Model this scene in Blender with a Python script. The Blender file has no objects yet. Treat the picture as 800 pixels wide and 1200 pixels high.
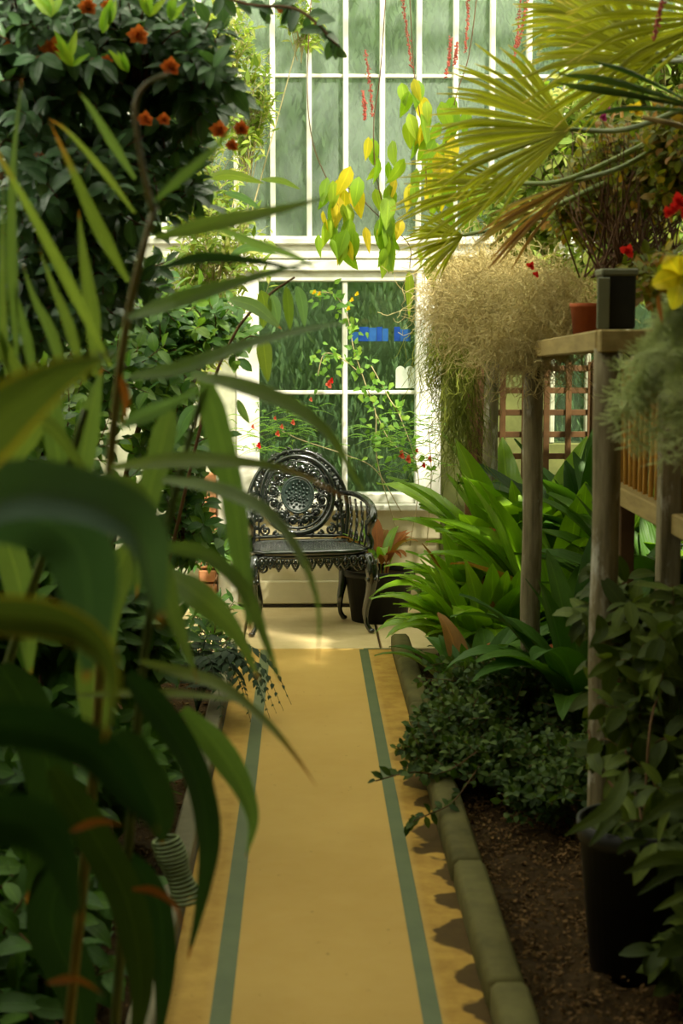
import bpy, math, random
import numpy as np
from mathutils import Vector, Matrix, Euler, Quaternion

random.seed(7)
rng = np.random.default_rng(7)
PI = math.pi
SC = bpy.context.scene
COL = SC.collection
R = math.radians

# ------------------------------------------------------------------ camera
F = 1900.0
PITCH = math.atan(212 / F)
YAW = math.atan(43 / F * math.cos(PITCH))
CAM = Vector((0, 0, 1.5))
cam_d = bpy.data.cameras.new('camera')
cam = bpy.data.objects.new('camera', cam_d)
COL.objects.link(cam)
cam.location = CAM
cam.rotation_euler = Euler((PI / 2 - PITCH, 0, -YAW), 'XYZ')
cam_d.sensor_fit = 'VERTICAL'
cam_d.sensor_height = 36
cam_d.lens = F / 1200 * 36
cam_d.clip_start = 0.05
cam_d.clip_end = 200
cam_d.dof.use_dof = True
cam_d.dof.focus_distance = 8.0
cam_d.dof.aperture_fstop = 4.5
SC.camera = cam
MAT = cam.rotation_euler.to_matrix()
RT, UP, FW = MAT.col[0].copy(), MAT.col[1].copy(), -MAT.col[2].copy()


def W(px, py, Y):
    "point at world depth Y seen at pixel (px, py)"
    d = FW * F + RT * (px - 400) + UP * (600 - py)
    return CAM + d * (Y / d.y)


def G(px, py, z=0.0):
    "point on the level z seen at pixel"
    d = FW * F + RT * (px - 400) + UP * (600 - py)
    return CAM + d * ((z - CAM.z) / d.z)


# ------------------------------------------------------------------ world, sun, exposure
world = bpy.data.worlds.new('world')
SC.world = world
world.use_nodes = True
wn = world.node_tree
bg = wn.nodes['Background']
bg.inputs['Color'].default_value = (1.0, 0.98, 0.78, 1)
bg.inputs['Strength'].default_value = 2.4
sun_d = bpy.data.lights.new('sun', 'SUN')
sun_d.energy = 8.0
sun_d.angle = R(2.5)
sun_d.color = (1.0, 0.93, 0.74)
sun = bpy.data.objects.new('sun', sun_d)
COL.objects.link(sun)
SUNDIR = Vector((-0.42, 0.55, -0.85))
sun.rotation_euler = SUNDIR.to_track_quat('-Z', 'Y').to_euler()
sun.location = (3, -3, 9)
SC.view_settings.view_transform = 'Standard'
SC.view_settings.look = 'None'
SC.view_settings.gamma = 1
SC.view_settings.use_curve_mapping = False
SC.view_settings.exposure = 0.62


# ------------------------------------------------------------------ materials
def newmat(name):
    m = bpy.data.materials.new(name)
    m.use_nodes = True
    nt = m.node_tree
    nt.nodes.clear()
    return m, nt, nt.nodes, nt.links


def N(nt, t, **kw):
    n = nt.nodes.new(t)
    for k, v in kw.items():
        setattr(n, k, v)
    return n


def ramp(nt, fac, stops):
    r = nt.nodes.new('ShaderNodeValToRGB')
    e = r.color_ramp.elements
    while len(e) < len(stops):
        e.new(0.5)
    for el, (p, c) in zip(e, stops):
        el.position = p
        el.color = (*c, 1)
    nt.links.new(fac, r.inputs[0])
    return r.outputs[0]


def math_(nt, op, a, b=None, c=None):
    n = nt.nodes.new('ShaderNodeMath')
    n.operation = op
    for i, x in enumerate((a, b, c)):
        if x is None:
            continue
        if isinstance(x, (int, float)):
            n.inputs[i].default_value = x
        else:
            nt.links.new(x, n.inputs[i])
    return n.outputs[0]


def mixc(nt, fac, a, b, bt='MIX'):
    n = nt.nodes.new('ShaderNodeMix')
    n.data_type = 'RGBA'
    n.blend_type = bt
    for s, x in ((n.inputs[0], fac), (n.inputs[6], a), (n.inputs[7], b)):
        if isinstance(x, (int, float)):
            s.default_value = x
        elif isinstance(x, tuple):
            s.default_value = (*x, 1)
        else:
            nt.links.new(x, s)
    return n.outputs[2]


def noise(nt, scale, detail=3, rough=0.55, vec=None, w=False):
    n = nt.nodes.new('ShaderNodeTexNoise')
    n.inputs['Scale'].default_value = scale
    n.inputs['Detail'].default_value = detail
    n.inputs['Roughness'].default_value = rough
    if vec is None:
        tc = nt.nodes.new('ShaderNodeNewGeometry')
        vec = tc.outputs['Position']
    nt.links.new(vec, n.inputs['Vector'])
    return n.outputs['Fac']


def bump(nt, h, strength=0.3, dist=0.01):
    b = nt.nodes.new('ShaderNodeBump')
    b.inputs['Strength'].default_value = strength
    b.inputs['Distance'].default_value = dist
    nt.links.new(h, b.inputs['Height'])
    return b.outputs[0]


def principled(nt, col, rough=0.5, spec=0.5, normal=None, coat=0.0, metal=0.0):
    p = nt.nodes.new('ShaderNodeBsdfPrincipled')
    for k, x in (('Base Color', col), ('Roughness', rough)):
        if isinstance(x, (int, float)):
            p.inputs[k].default_value = x
        elif isinstance(x, tuple):
            p.inputs[k].default_value = (*x, 1)
        else:
            nt.links.new(x, p.inputs[k])
    p.inputs['Specular IOR Level'].default_value = spec
    p.inputs['Metallic'].default_value = metal
    p.inputs['Coat Weight'].default_value = coat
    if normal is not None:
        nt.links.new(normal, p.inputs['Normal'])
    return p


def out(nt, sh):
    o = nt.nodes.new('ShaderNodeOutputMaterial')
    nt.links.new(sh, o.inputs[0])


def leafmat(name, a, b, c=None, rough=0.4, trans=0.45, spec=0.22, tip=None, edge=None, veins=0.25, tint=1.0, tipstart=0.86, gl=0.0):
    """a, b, c: leaf colours picked at random leaf by leaf; veins and midrib from the leaf's own uv"""
    m, nt, ns, lk = newmat(name)
    oi = N(nt, 'ShaderNodeObjectInfo').outputs['Random']
    geo = N(nt, 'ShaderNodeNewGeometry')
    r = math_(nt, 'FRACT', math_(nt, 'ADD', oi, geo.outputs['Random Per Island']))
    stops = [(0.0, a), (0.55, b)] + ([(1.0, c)] if c else [])
    col = ramp(nt, r, stops)
    uv = N(nt, 'ShaderNodeUVMap').outputs[0]
    sep = N(nt, 'ShaderNodeSeparateXYZ')
    lk.new(uv, sep.inputs[0])
    u, v = sep.outputs[0], sep.outputs[1]
    du = math_(nt, 'ABSOLUTE', math_(nt, 'SUBTRACT', u, 0.5))
    mid = math_(nt, 'SUBTRACT', 1.0, math_(nt, 'MINIMUM', math_(nt, 'DIVIDE', du, 0.05), 1.0))
    vv = math_(nt, 'SUBTRACT', math_(nt, 'MULTIPLY', v, 60.0), math_(nt, 'MULTIPLY', du, 40.0))
    sv = math_(nt, 'MULTIPLY', math_(nt, 'ADD', math_(nt, 'SINE', vv), 1.0), 0.5)
    lighter = mixc(nt, 1.0, col, (1.5, 1.4, 1.2), 'MULTIPLY')
    darker = mixc(nt, 1.0, col, (0.62, 0.7, 0.6), 'MULTIPLY')
    nz = noise(nt, 30.0, 2)
    col = mixc(nt, math_(nt, 'MULTIPLY', nz, 0.6), col, darker)
    col = mixc(nt, math_(nt, 'MULTIPLY', sv, veins), col, darker)
    col = mixc(nt, math_(nt, 'MULTIPLY', mid, 0.7), col, lighter)
    if edge:
        em = math_(nt, 'SMOOTH_MIN', 1.0, math_(nt, 'MAXIMUM', 0.0, math_(nt, 'MULTIPLY', math_(nt, 'SUBTRACT', du, 0.40), 12.0)), 0.1)
        col = mixc(nt, em, col, edge)
    if tip:
        tm = math_(nt, 'MINIMUM', 1.0, math_(nt, 'MAXIMUM', 0.0, math_(nt, 'DIVIDE', math_(nt, 'SUBTRACT', math_(nt, 'ADD', v, math_(nt, 'MULTIPLY', math_(nt, 'SUBTRACT', nz, 0.5), 0.12)), tipstart), max(1 - tipstart, .01) * 0.7)))
        col = mixc(nt, tm, col, tip)
    bm = bump(nt, math_(nt, 'ADD', sv, math_(nt, 'MULTIPLY', mid, 2.0)), 0.25, 0.002)
    p = principled(nt, col, rough, spec, bm, gl)
    t = N(nt, 'ShaderNodeBsdfTranslucent')
    tc = mixc(nt, 1.0, col, (1.5, 1.6, 0.6), 'MULTIPLY')
    lk.new(tc, t.inputs['Color'])
    mx = N(nt, 'ShaderNodeMixShader')
    mx.inputs[0].default_value = trans
    lk.new(p.outputs[0], mx.inputs[1])
    lk.new(t.outputs[0], mx.inputs[2])
    out(nt, mx.outputs[0])
    return m


def plain(name, a, b, scale=20, rough=0.6, spec=0.4, bmp=0.3, bdist=0.003, trans=0.0, stretch=None, detail=4, coat=0.0):
    m, nt, ns, lk = newmat(name)
    vec = None
    if stretch:
        geo = N(nt, 'ShaderNodeNewGeometry')
        mp = N(nt, 'ShaderNodeMapping')
        mp.inputs['Scale'].default_value = stretch
        lk.new(geo.outputs['Position'], mp.inputs[0])
        vec = mp.outputs[0]
    nz = noise(nt, scale, detail, 0.6, vec)
    oi = N(nt, 'ShaderNodeObjectInfo').outputs['Random']
    fac = math_(nt, 'ADD', math_(nt, 'MULTIPLY', math_(nt, 'SUBTRACT', nz, 0.5), 1.8), math_(nt, 'ADD', 0.35, math_(nt, 'MULTIPLY', oi, 0.3)))
    col = ramp(nt, fac, [(0.0, a), (1.0, b)])
    p = principled(nt, col, rough, spec, bump(nt, nz, bmp, bdist), coat)
    sh = p.outputs[0]
    if trans:
        t = N(nt, 'ShaderNodeBsdfTranslucent')
        lk.new(col, t.inputs['Color'])
        mx = N(nt, 'ShaderNodeMixShader')
        mx.inputs[0].default_value = trans
        lk.new(sh, mx.inputs[1])
        lk.new(t.outputs[0], mx.inputs[2])
        sh = mx.outputs[0]
    out(nt, sh)
    return m


def glassmat(name, film, filmcol, refl=0.5):
    m, nt, ns, lk = newmat(name)
    tr = N(nt, 'ShaderNodeBsdfTransparent')
    tr.inputs[0].default_value = (0.86, 0.93, 0.86, 1)
    gl = N(nt, 'ShaderNodeBsdfGlossy')
    gl.inputs['Roughness'].default_value = 0.06
    fr = N(nt, 'ShaderNodeFresnel')
    fr.inputs[0].default_value = 1.5
    df = N(nt, 'ShaderNodeBsdfDiffuse')
    nz = noise(nt, 2.0, 5, 0.55)
    lk.new(ramp(nt, nz, [(0.3, tuple(x * .75 for x in filmcol)), (0.7, filmcol)]), df.inputs[0])
    m1 = N(nt, 'ShaderNodeMixShader')
    lk.new(math_(nt, 'MULTIPLY', nz, film * 2), m1.inputs[0])
    lk.new(tr.outputs[0], m1.inputs[1])
    lk.new(df.outputs[0], m1.inputs[2])
    m2 = N(nt, 'ShaderNodeMixShader')
    lk.new(math_(nt, 'MULTIPLY', fr.outputs[0], refl), m2.inputs[0])
    lk.new(m1.outputs[0], m2.inputs[1])
    lk.new(gl.outputs[0], m2.inputs[2])
    out(nt, m2.outputs[0])
    return m


M = {}
M['white'] = plain('white_paint', (0.62, 0.60, 0.50), (0.86, 0.85, 0.78), 14, 0.55, 0.4, 0.2)
M['cream'] = plain('cream_paint', (0.50, 0.44, 0.26), (0.66, 0.60, 0.40), 5, 0.6, 0.3, 0.15)
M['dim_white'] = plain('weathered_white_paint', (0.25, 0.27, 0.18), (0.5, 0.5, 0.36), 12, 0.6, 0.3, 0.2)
M['pane'] = glassmat('window_glass', 0.05, (0.25, 0.34, 0.24), 0.7)
M['pane_up'] = glassmat('dusty_window_glass', 0.27, (0.36, 0.44, 0.38), 0.8)
M['mossy'] = plain('mossy_wall', (0.05, 0.06, 0.015), (0.16, 0.17, 0.05), 7, 0.85, 0.2, 0.5)
M['brick'] = plain('brick', (0.30, 0.12, 0.05), (0.45, 0.22, 0.10), 30, 0.85, 0.2, 0.5)
M['plaster'] = plain('plaster', (0.22, 0.20, 0.12), (0.36, 0.33, 0.2), 4, 0.85, 0.2, 0.4)
M['dark_wood'] = plain('dark_boards', (0.05, 0.04, 0.025), (0.10, 0.08, 0.05), 8, 0.8, 0.2)
M['post'] = None


def postmat():
    m, nt, ns, lk = newmat('weathered_sun_dapple_post')
    geo = N(nt, 'ShaderNodeNewGeometry')
    mp = N(nt, 'ShaderNodeMapping')
    mp.inputs['Scale'].default_value = (9, 9, 1)
    lk.new(geo.outputs['Position'], mp.inputs[0])
    g = noise(nt, 7, 4, 0.6, mp.outputs[0])
    c = ramp(nt, g, [(0.3, (0.11, 0.09, 0.045)), (0.75, (0.27, 0.225, 0.13))])
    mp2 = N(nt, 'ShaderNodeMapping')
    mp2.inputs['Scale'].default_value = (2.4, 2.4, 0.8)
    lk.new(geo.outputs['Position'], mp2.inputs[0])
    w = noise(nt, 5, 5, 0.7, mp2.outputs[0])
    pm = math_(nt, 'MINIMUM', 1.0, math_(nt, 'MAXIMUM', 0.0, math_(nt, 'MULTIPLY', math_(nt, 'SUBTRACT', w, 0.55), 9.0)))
    c = mixc(nt, math_(nt, 'MULTIPLY', pm, 0.8), c, (0.52, 0.50, 0.42))  # pale patches paint sun dapples into the wood colour
    p = principled(nt, c, 0.8, 0.2, bump(nt, g, 0.5, 0.003))
    out(nt, p.outputs[0])
    return m


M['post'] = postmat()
M['rail'] = plain('pale_rail_wood', (0.20, 0.14, 0.045), (0.38, 0.28, 0.10), 7, 0.7, 0.2, 0.4, 0.003, stretch=(3, .7, 5))
M['lattice'] = plain('brown_lattice_wood', (0.05, 0.025, 0.008), (0.12, 0.06, 0.02), 10, 0.7, 0.2)
M['reed'] = plain('orange_lit_bamboo', (0.5, 0.24, 0.04), (0.8, 0.45, 0.10), 10, 0.5, 0.4, 0.2, 0.002, stretch=(8, 8, 1))  # orange sunlight put into the cane colour; the sun misses them
M['iron'] = plain('black_painted_iron', (0.003, 0.005, 0.004), (0.012, 0.016, 0.014), 60, 0.16, 0.8, 0.25, 0.002, coat=0.6)
M['verdigris'] = plain('dull_iron', (0.006, 0.012, 0.010), (0.03, 0.05, 0.04), 90, 0.35, 0.5, 0.8, 0.003)
M['black_plastic'] = plain('black_plastic', (0.004, 0.004, 0.003), (0.012, 0.012, 0.008), 20, 0.5, 0.3, 0.1)
M['terracotta'] = plain('terracotta', (0.25, 0.05, 0.015), (0.4, 0.10, 0.03), 20, 0.75, 0.2, 0.2)
M['terracotta_dark'] = plain('dark_terracotta', (0.07, 0.012, 0.004), (0.13, 0.025, 0.008), 20, 0.75, 0.2, 0.2)  # darker tone of the terracotta for the small pot
M['pot_grey'] = plain('green_grey_plastic', (0.09, 0.09, 0.05), (0.14, 0.14, 0.08), 10, 0.5, 0.3, 0.1)
M['stripe'] = plain('green_floor_paint', (0.06, 0.085, 0.03), (0.095, 0.12, 0.045), 7, 0.55, 0.35, 0.3, 0.002)
M['kerb'] = plain('mossy_kerb_stone', (0.06, 0.055, 0.02), (0.14, 0.125, 0.045), 8, 0.75, 0.08, 0.5, 0.006)
M['grey_kerb'] = plain('grey_kerb_board', (0.12, 0.11, 0.07), (0.22, 0.20, 0.13), 8, 0.75, 0.08, 0.5, 0.006)
M['soil'] = plain('dark_soil', (0.012, 0.006, 0.002), (0.06, 0.035, 0.012), 40, 0.95, 0.1, 1.0, 0.02)
M['chips'] = plain('bark_chips', (0.02, 0.010, 0.003), (0.20, 0.11, 0.035), 60, 0.85, 0.2, 0.3)
M['twig'] = plain('brown_twig', (0.06, 0.03, 0.012), (0.15, 0.08, 0.03), 30, 0.75, 0.2, 0.4)
M['red_twig'] = plain('reddish_dark_twig', (0.07, 0.03, 0.012), (0.14, 0.07, 0.03), 30, 0.7, 0.2, 0.4)
M['grey_twig'] = plain('pale_twig', (0.28, 0.22, 0.10), (0.5, 0.42, 0.22), 30, 0.7, 0.3, 0.3)
M['stem'] = plain('green_stem', (0.10, 0.15, 0.03), (0.22, 0.26, 0.06), 18, 0.5, 0.4, 0.2, trans=0.2)
M['cane'] = plain('yellow_brown_cane', (0.24, 0.20, 0.04), (0.42, 0.33, 0.08), 18, 0.45, 0.4, 0.2, trans=0.15)
M['moss'] = plain('tan_hanging_moss', (0.50, 0.40, 0.15), (0.80, 0.68, 0.36), 25, 0.8, 0.2, 0, trans=0.35)
M['green_moss'] = plain('green_hanging_moss', (0.14, 0.17, 0.02), (0.34, 0.38, 0.06), 25, 0.8, 0.2, 0, trans=0.4)
M['fernfine'] = plain('fine_asparagus_needles', (0.45, 0.52, 0.20), (0.75, 0.8, 0.4), 25, 0.6, 0.3, 0, trans=0.4)
M['orange'] = plain('orange_petals', (0.45, 0.08, 0.01), (0.65, 0.2, 0.03), 60, 0.6, 0.2, 0, trans=0.4)
M['red'] = plain('red_petals', (0.6, 0.01, 0.01), (0.85, 0.05, 0.03), 60, 0.55, 0.2, 0, trans=0.3)
M['coral'] = plain('coral_petals', (0.65, 0.10, 0.05), (0.9, 0.25, 0.15), 60, 0.55, 0.2, 0, trans=0.4)
M['catkin'] = plain('dull_red_spike', (0.35, 0.06, 0.04), (0.55, 0.13, 0.09), 60, 0.6, 0.2, 0, trans=0.3)
M['pink'] = plain('dusty_pink_flowers', (0.55, 0.22, 0.16), (0.8, 0.4, 0.3), 60, 0.55, 0.2, 0, trans=0.4)
M['yellow'] = plain('yellow_petals', (0.75, 0.5, 0.01), (0.9, 0.7, 0.03), 60, 0.55, 0.2, 0, trans=0.4)
M['purple'] = plain('purple_petals', (0.3, 0.02, 0.12), (0.5, 0.08, 0.25), 60, 0.55, 0.2, 0, trans=0.4)
M['blue'] = plain('blue_lettering', (0.004, 0.035, 0.22), (0.01, 0.07, 0.33), 60, 0.5, 0.3, 0)
M['card'] = plain('white_card', (0.6, 0.65, 0.55), (0.75, 0.8, 0.7), 60, 0.6, 0.3, 0)
M['dark_slot'] = plain('dark_joint', (0.02, 0.015, 0.01), (0.04, 0.03, 0.015), 30, 0.9, 0.1, 0)

M['ginger'] = leafmat('ginger_leaf', (0.17, 0.27, 0.10), (0.23, 0.33, 0.13), (0.26, 0.34, 0.10), 0.5, 0.3, tip=(0.50, 0.20, 0.05), veins=0.12, tipstart=0.93)
M['ginger_blue'] = leafmat('blue_green_ginger_leaf', (0.10, 0.20, 0.13), (0.15, 0.26, 0.17), None, 0.75, 0.2, tip=(0.5, 0.2, 0.04), veins=0.1, tipstart=0.95)
M['ginger_edge'] = leafmat('yellow_edged_ginger_leaf', (0.13, 0.17, 0.05), (0.15, 0.20, 0.06), None, 0.5, 0.3, tip=(0.55, 0.25, 0.03), edge=(0.50, 0.36, 0.03), veins=0.1, tipstart=0.93)
M['ginger_brown'] = leafmat('browning_ginger_leaf', (0.21, 0.28, 0.08), (0.24, 0.30, 0.09), None, 0.45, 0.4, tip=(0.38, 0.16, 0.03), veins=0.12, tipstart=0.62)
M['ginger_dark'] = leafmat('shade_toned_ginger_leaf', (0.022, 0.055, 0.022), (0.035, 0.08, 0.03), (0.05, 0.085, 0.02), 0.5, 0.25, tip=(0.4, 0.15, 0.03), veins=0.12, tipstart=0.95)  # darker ginger copy: shade among the low leaves put into its colour
M['dead'] = leafmat('dead_orange_leaf', (0.40, 0.16, 0.04), (0.34, 0.10, 0.03), (0.25, 0.13, 0.03), 0.6, 0.3, veins=0.3)
M['camellia'] = leafmat('glossy_dark_camellia_leaf', (0.065, 0.14, 0.06), (0.095, 0.175, 0.08), (0.05, 0.10, 0.05), 0.27, 0.25, 0.42, veins=0.1)
M['young'] = leafmat('fresh_green_leaf', (0.16, 0.32, 0.02), (0.26, 0.42, 0.04), (0.35, 0.45, 0.05), 0.4, 0.5, veins=0.2)
M['midleaf'] = leafmat('mid_green_leaf', (0.05, 0.12, 0.035), (0.09, 0.19, 0.04), (0.17, 0.28, 0.04), 0.35, 0.4, 0.35, veins=0.15)
M['greyleaf'] = leafmat('grey_green_leaf', (0.14, 0.26, 0.14), (0.2, 0.32, 0.18), (0.24, 0.30, 0.06), 0.4, 0.45, 0.5, veins=0.15)
M['airy'] = leafmat('thin_yellow_green_leaf', (0.15, 0.23, 0.04), (0.26, 0.34, 0.06), (0.42, 0.40, 0.12), 0.5, 0.45, veins=0.15)
M['palm'] = leafmat('olive_palm_leaf', (0.28, 0.28, 0.02), (0.38, 0.36, 0.03), (0.38, 0.38, 0.04), 0.42, 0.45, 0.4, tip=(0.55, 0.42, 0.12), veins=0.15, tipstart=0.9)
M['palm_dark'] = leafmat('dark_palm_leaf', (0.04, 0.08, 0.02), (0.07, 0.11, 0.03), None, 0.4, 0.3, 0.4, veins=0.15)
M['palm_dry'] = leafmat('dried_palm_leaf', (0.34, 0.15, 0.05), (0.46, 0.24, 0.08), (0.40, 0.30, 0.14), 0.6, 0.35, 0.3, veins=0.35)
M['vine'] = leafmat('lime_vine_leaf', (0.17, 0.30, 0.02), (0.24, 0.36, 0.03), (0.32, 0.40, 0.04), 0.42, 0.45, veins=0.2)
M['vine_yellow'] = leafmat('yellow_vine_leaf', (0.5, 0.42, 0.04), (0.6, 0.45, 0.03), None, 0.45, 0.5, veins=0.2)
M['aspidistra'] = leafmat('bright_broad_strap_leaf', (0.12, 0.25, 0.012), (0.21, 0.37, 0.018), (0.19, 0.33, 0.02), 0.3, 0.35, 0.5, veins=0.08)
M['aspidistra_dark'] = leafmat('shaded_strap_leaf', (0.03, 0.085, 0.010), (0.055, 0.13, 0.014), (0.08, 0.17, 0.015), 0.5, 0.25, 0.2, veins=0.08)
M['tiny'] = leafmat('tiny_dark_leaf', (0.022, 0.05, 0.007), (0.05, 0.09, 0.012), (0.11, 0.16, 0.03), 0.5, 0.3, 0.2, veins=0.0)
M['broad'] = leafmat('dull_olive_shrub_leaf', (0.035, 0.052, 0.008), (0.065, 0.09, 0.014), (0.14, 0.18, 0.03), 0.55, 0.25, 0.15, veins=0.25)
M['climber'] = leafmat('fresh_climber_leaf', (0.12, 0.26, 0.05), (0.2, 0.38, 0.06), (0.30, 0.44, 0.07), 0.45, 0.45, veins=0.1)
M['hedge'] = leafmat('garden_tree_leaf', (0.04, 0.08, 0.03), (0.07, 0.12, 0.045), (0.10, 0.16, 0.06), 0.5, 0.3, veins=0.0)
M['bushmix'] = leafmat('olive_brown_bush_leaf', (0.09, 0.12, 0.012), (0.20, 0.20, 0.02), (0.33, 0.15, 0.03), 0.45, 0.4, veins=0.0)
M['fern'] = leafmat('dark_fern_leaf', (0.012, 0.035, 0.012), (0.022, 0.05, 0.016), None, 0.45, 0.25, veins=0.1)


# floor material: stained ochre concrete
def floormat():
    m, nt, ns, lk = newmat('ochre_concrete')
    geo = N(nt, 'ShaderNodeNewGeometry')
    pos = geo.outputs['Position']
    sep = N(nt, 'ShaderNodeSeparateXYZ')
    lk.new(pos, sep.inputs[0])
    a = noise(nt, 1.3, 5, 0.6, pos)
    b = noise(nt, 14, 4, 0.6, pos)
    base = ramp(nt, a, [(0.3, (0.39, 0.235, 0.055)), (0.7, (0.48, 0.31, 0.085))])
    base = mixc(nt, math_(nt, 'MULTIPLY', b, 0.35), base, (0.50, 0.36, 0.13))
    # edges of the path are rustier
    ed = math_(nt, 'SUBTRACT', sep.outputs[0], 0.285)
    edm = math_(nt, 'MINIMUM', 1.0, math_(nt, 'MAXIMUM', 0.0, math_(nt, 'MULTIPLY', ed, 30.0)))
    rust = ramp(nt, b, [(0.35, (0.27, 0.14, 0.02)), (0.7, (0.45, 0.27, 0.045))])
    base = mixc(nt, math_(nt, 'MULTIPLY', edm, 0.75), base, rust)
    ed2 = math_(nt, 'MINIMUM', 1.0, math_(nt, 'MAXIMUM', 0.0, math_(nt, 'MULTIPLY', math_(nt, 'SUBTRACT', -0.2, sep.outputs[0]), 30.0)))
    base = mixc(nt, math_(nt, 'MULTIPLY', ed2, 0.5), base, rust)
    # damp blotches beside the kerb
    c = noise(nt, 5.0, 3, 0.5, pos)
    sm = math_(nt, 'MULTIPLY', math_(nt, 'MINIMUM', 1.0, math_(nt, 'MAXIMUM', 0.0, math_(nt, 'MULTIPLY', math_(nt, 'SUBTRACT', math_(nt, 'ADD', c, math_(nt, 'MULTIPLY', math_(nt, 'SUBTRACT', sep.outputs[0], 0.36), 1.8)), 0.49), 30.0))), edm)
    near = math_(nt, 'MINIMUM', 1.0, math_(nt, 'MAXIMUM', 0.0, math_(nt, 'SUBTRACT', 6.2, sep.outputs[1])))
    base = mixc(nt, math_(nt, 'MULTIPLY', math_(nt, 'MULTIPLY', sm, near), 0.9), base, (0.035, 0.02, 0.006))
    # specks and scuffs
    v = noise(nt, 45, 2, 0.5, pos)
    sp = math_(nt, 'GREATER_THAN', v, 0.73)
    base = mixc(nt, math_(nt, 'MULTIPLY', sp, 0.5), base, (0.10, 0.06, 0.02))
    p = principled(nt, base, 0.7, 0.1, bump(nt, b, 0.25, 0.002))
    out(nt, p.outputs[0])
    return m


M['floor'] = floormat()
M['slab'] = plain('pale_sandstone', (0.50, 0.38, 0.18), (0.68, 0.55, 0.30), 5, 0.65, 0.3, 0.3, 0.002)


# ------------------------------------------------------------------ mesh building
class MB:
    def __init__(s):
        s.v, s.f, s.uv, s.n = [], [], [], 0

    def add(s, v, q, uv=None):
        "v (n,3), q (m,4) quads; a triangle repeats its last corner"
        v = np.asarray(v, float).reshape(-1, 3)
        s.v.append(v)
        s.f.append(np.asarray(q, np.int64).reshape(-1, 4) + s.n)
        s.uv.append(np.zeros((len(v), 2)) if uv is None else np.asarray(uv, float))
        s.n += len(v)
        return s

    def mesh(s, name, mat, smooth=True):
        me = bpy.data.meshes.new(name)
        v = np.concatenate(s.v)
        q = np.concatenate(s.f)
        uv = np.concatenate(s.uv)
        tri = q[:, 2] == q[:, 3]
        tot = np.where(tri, 3, 4)
        start = np.concatenate([[0], np.cumsum(tot)[:-1]])
        keep = np.ones(q.shape, bool)
        keep[tri, 3] = False
        idx = q[keep]
        me.vertices.add(len(v))
        me.vertices.foreach_set('co', v.astype(np.float32).ravel())
        me.loops.add(len(idx))
        me.loops.foreach_set('vertex_index', idx.astype(np.int32))
        me.polygons.add(len(q))
        me.polygons.foreach_set('loop_start', start.astype(np.int32))
        me.polygons.foreach_set('use_smooth', np.full(len(q), smooth))
        ul = me.uv_layers.new(name='UVMap')
        ul.data.foreach_set('uv', uv[idx].astype(np.float32).ravel())
        me.update(calc_edges=True)
        me.validate()
        if mat is not None:
            me.materials.append(M[mat] if isinstance(mat, str) else mat)
        return me


BOXQ = np.array([(0, 3, 2, 1), (4, 5, 6, 7), (0, 1, 5, 4), (1, 2, 6, 5), (2, 3, 7, 6), (3, 0, 4, 7)])


def box(mb, c, s, rot=None):
    h = np.array(s, float) / 2
    p = np.array([(-1, -1, -1), (1, -1, -1), (1, 1, -1), (-1, 1, -1), (-1, -1, 1), (1, -1, 1), (1, 1, 1), (-1, 1, 1)]) * h
    if rot is not None:
        p = p @ np.array(rot).T
    mb.add(p + np.array(c), BOXQ)


def bbox(mb, c, s, b=0.004, rot=None):
    "box with chamfered edges"
    h = np.array(s, float) / 2
    b = min(b, h.min() * .45)
    vs, qs = [], []
    idx = {}
    for sx in (-1, 1):
        for sy in (-1, 1):
            for sz in (-1, 1):
                for k in range(3):
                    d = [b, b, b]
                    d[k] = 0
                    idx[(sx, sy, sz, k)] = len(vs)
                    vs.append((sx * (h[0] - d[0]), sy * (h[1] - d[1]), sz * (h[2] - d[2])))
    I = idx
    for s in (-1, 1):
        qs.append([I[(s, -1, -1, 0)], I[(s, 1, -1, 0)], I[(s, 1, 1, 0)], I[(s, -1, 1, 0)]][::s])
        qs.append([I[(-1, s, -1, 1)], I[(-1, s, 1, 1)], I[(1, s, 1, 1)], I[(1, s, -1, 1)]][::s])
        qs.append([I[(-1, -1, s, 2)], I[(1, -1, s, 2)], I[(1, 1, s, 2)], I[(-1, 1, s, 2)]][::s])
    for a in (-1, 1):
        for c2 in (-1, 1):
            qs.append([I[(a, c2, -1, 0)], I[(a, c2, -1, 1)], I[(a, c2, 1, 1)], I[(a, c2, 1, 0)]][::a * c2])
            qs.append([I[(a, -1, c2, 0)], I[(a, 1, c2, 0)], I[(a, 1, c2, 2)], I[(a, -1, c2, 2)]][::a * c2])
            qs.append([I[(-1, a, c2, 1)], I[(-1, a, c2, 2)], I[(1, a, c2, 2)], I[(1, a, c2, 1)]][::a * c2])
            for d in (-1, 1):
                t = [I[(a, c2, d, 0)], I[(a, c2, d, 1)], I[(a, c2, d, 2)]][::a * c2 * d]
                qs.append([t[0], t[1], t[2], t[2]])
    p = np.array(vs)
    if rot is not None:
        p = p @ np.array(rot).T
    mb.add(p + np.array(c), qs)


def frames(P):
    P = np.asarray(P, float)
    T = np.gradient(P, axis=0)
    T /= np.linalg.norm(T, axis=1)[:, None] + 1e-12
    n = np.array([0, 0, 1.0]) if abs(T[0][2]) < 0.9 else np.array([1.0, 0, 0])
    A = np.zeros_like(P)
    for i, t in enumerate(T):
        n = n - t * n.dot(t)
        l = np.linalg.norm(n)
        if l < 1e-6:
            n = np.cross(t, [0.3, 0.5, 0.8])
            l = np.linalg.norm(n)
        n = n / l
        A[i] = n
    return T, A, np.cross(T, A)


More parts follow.
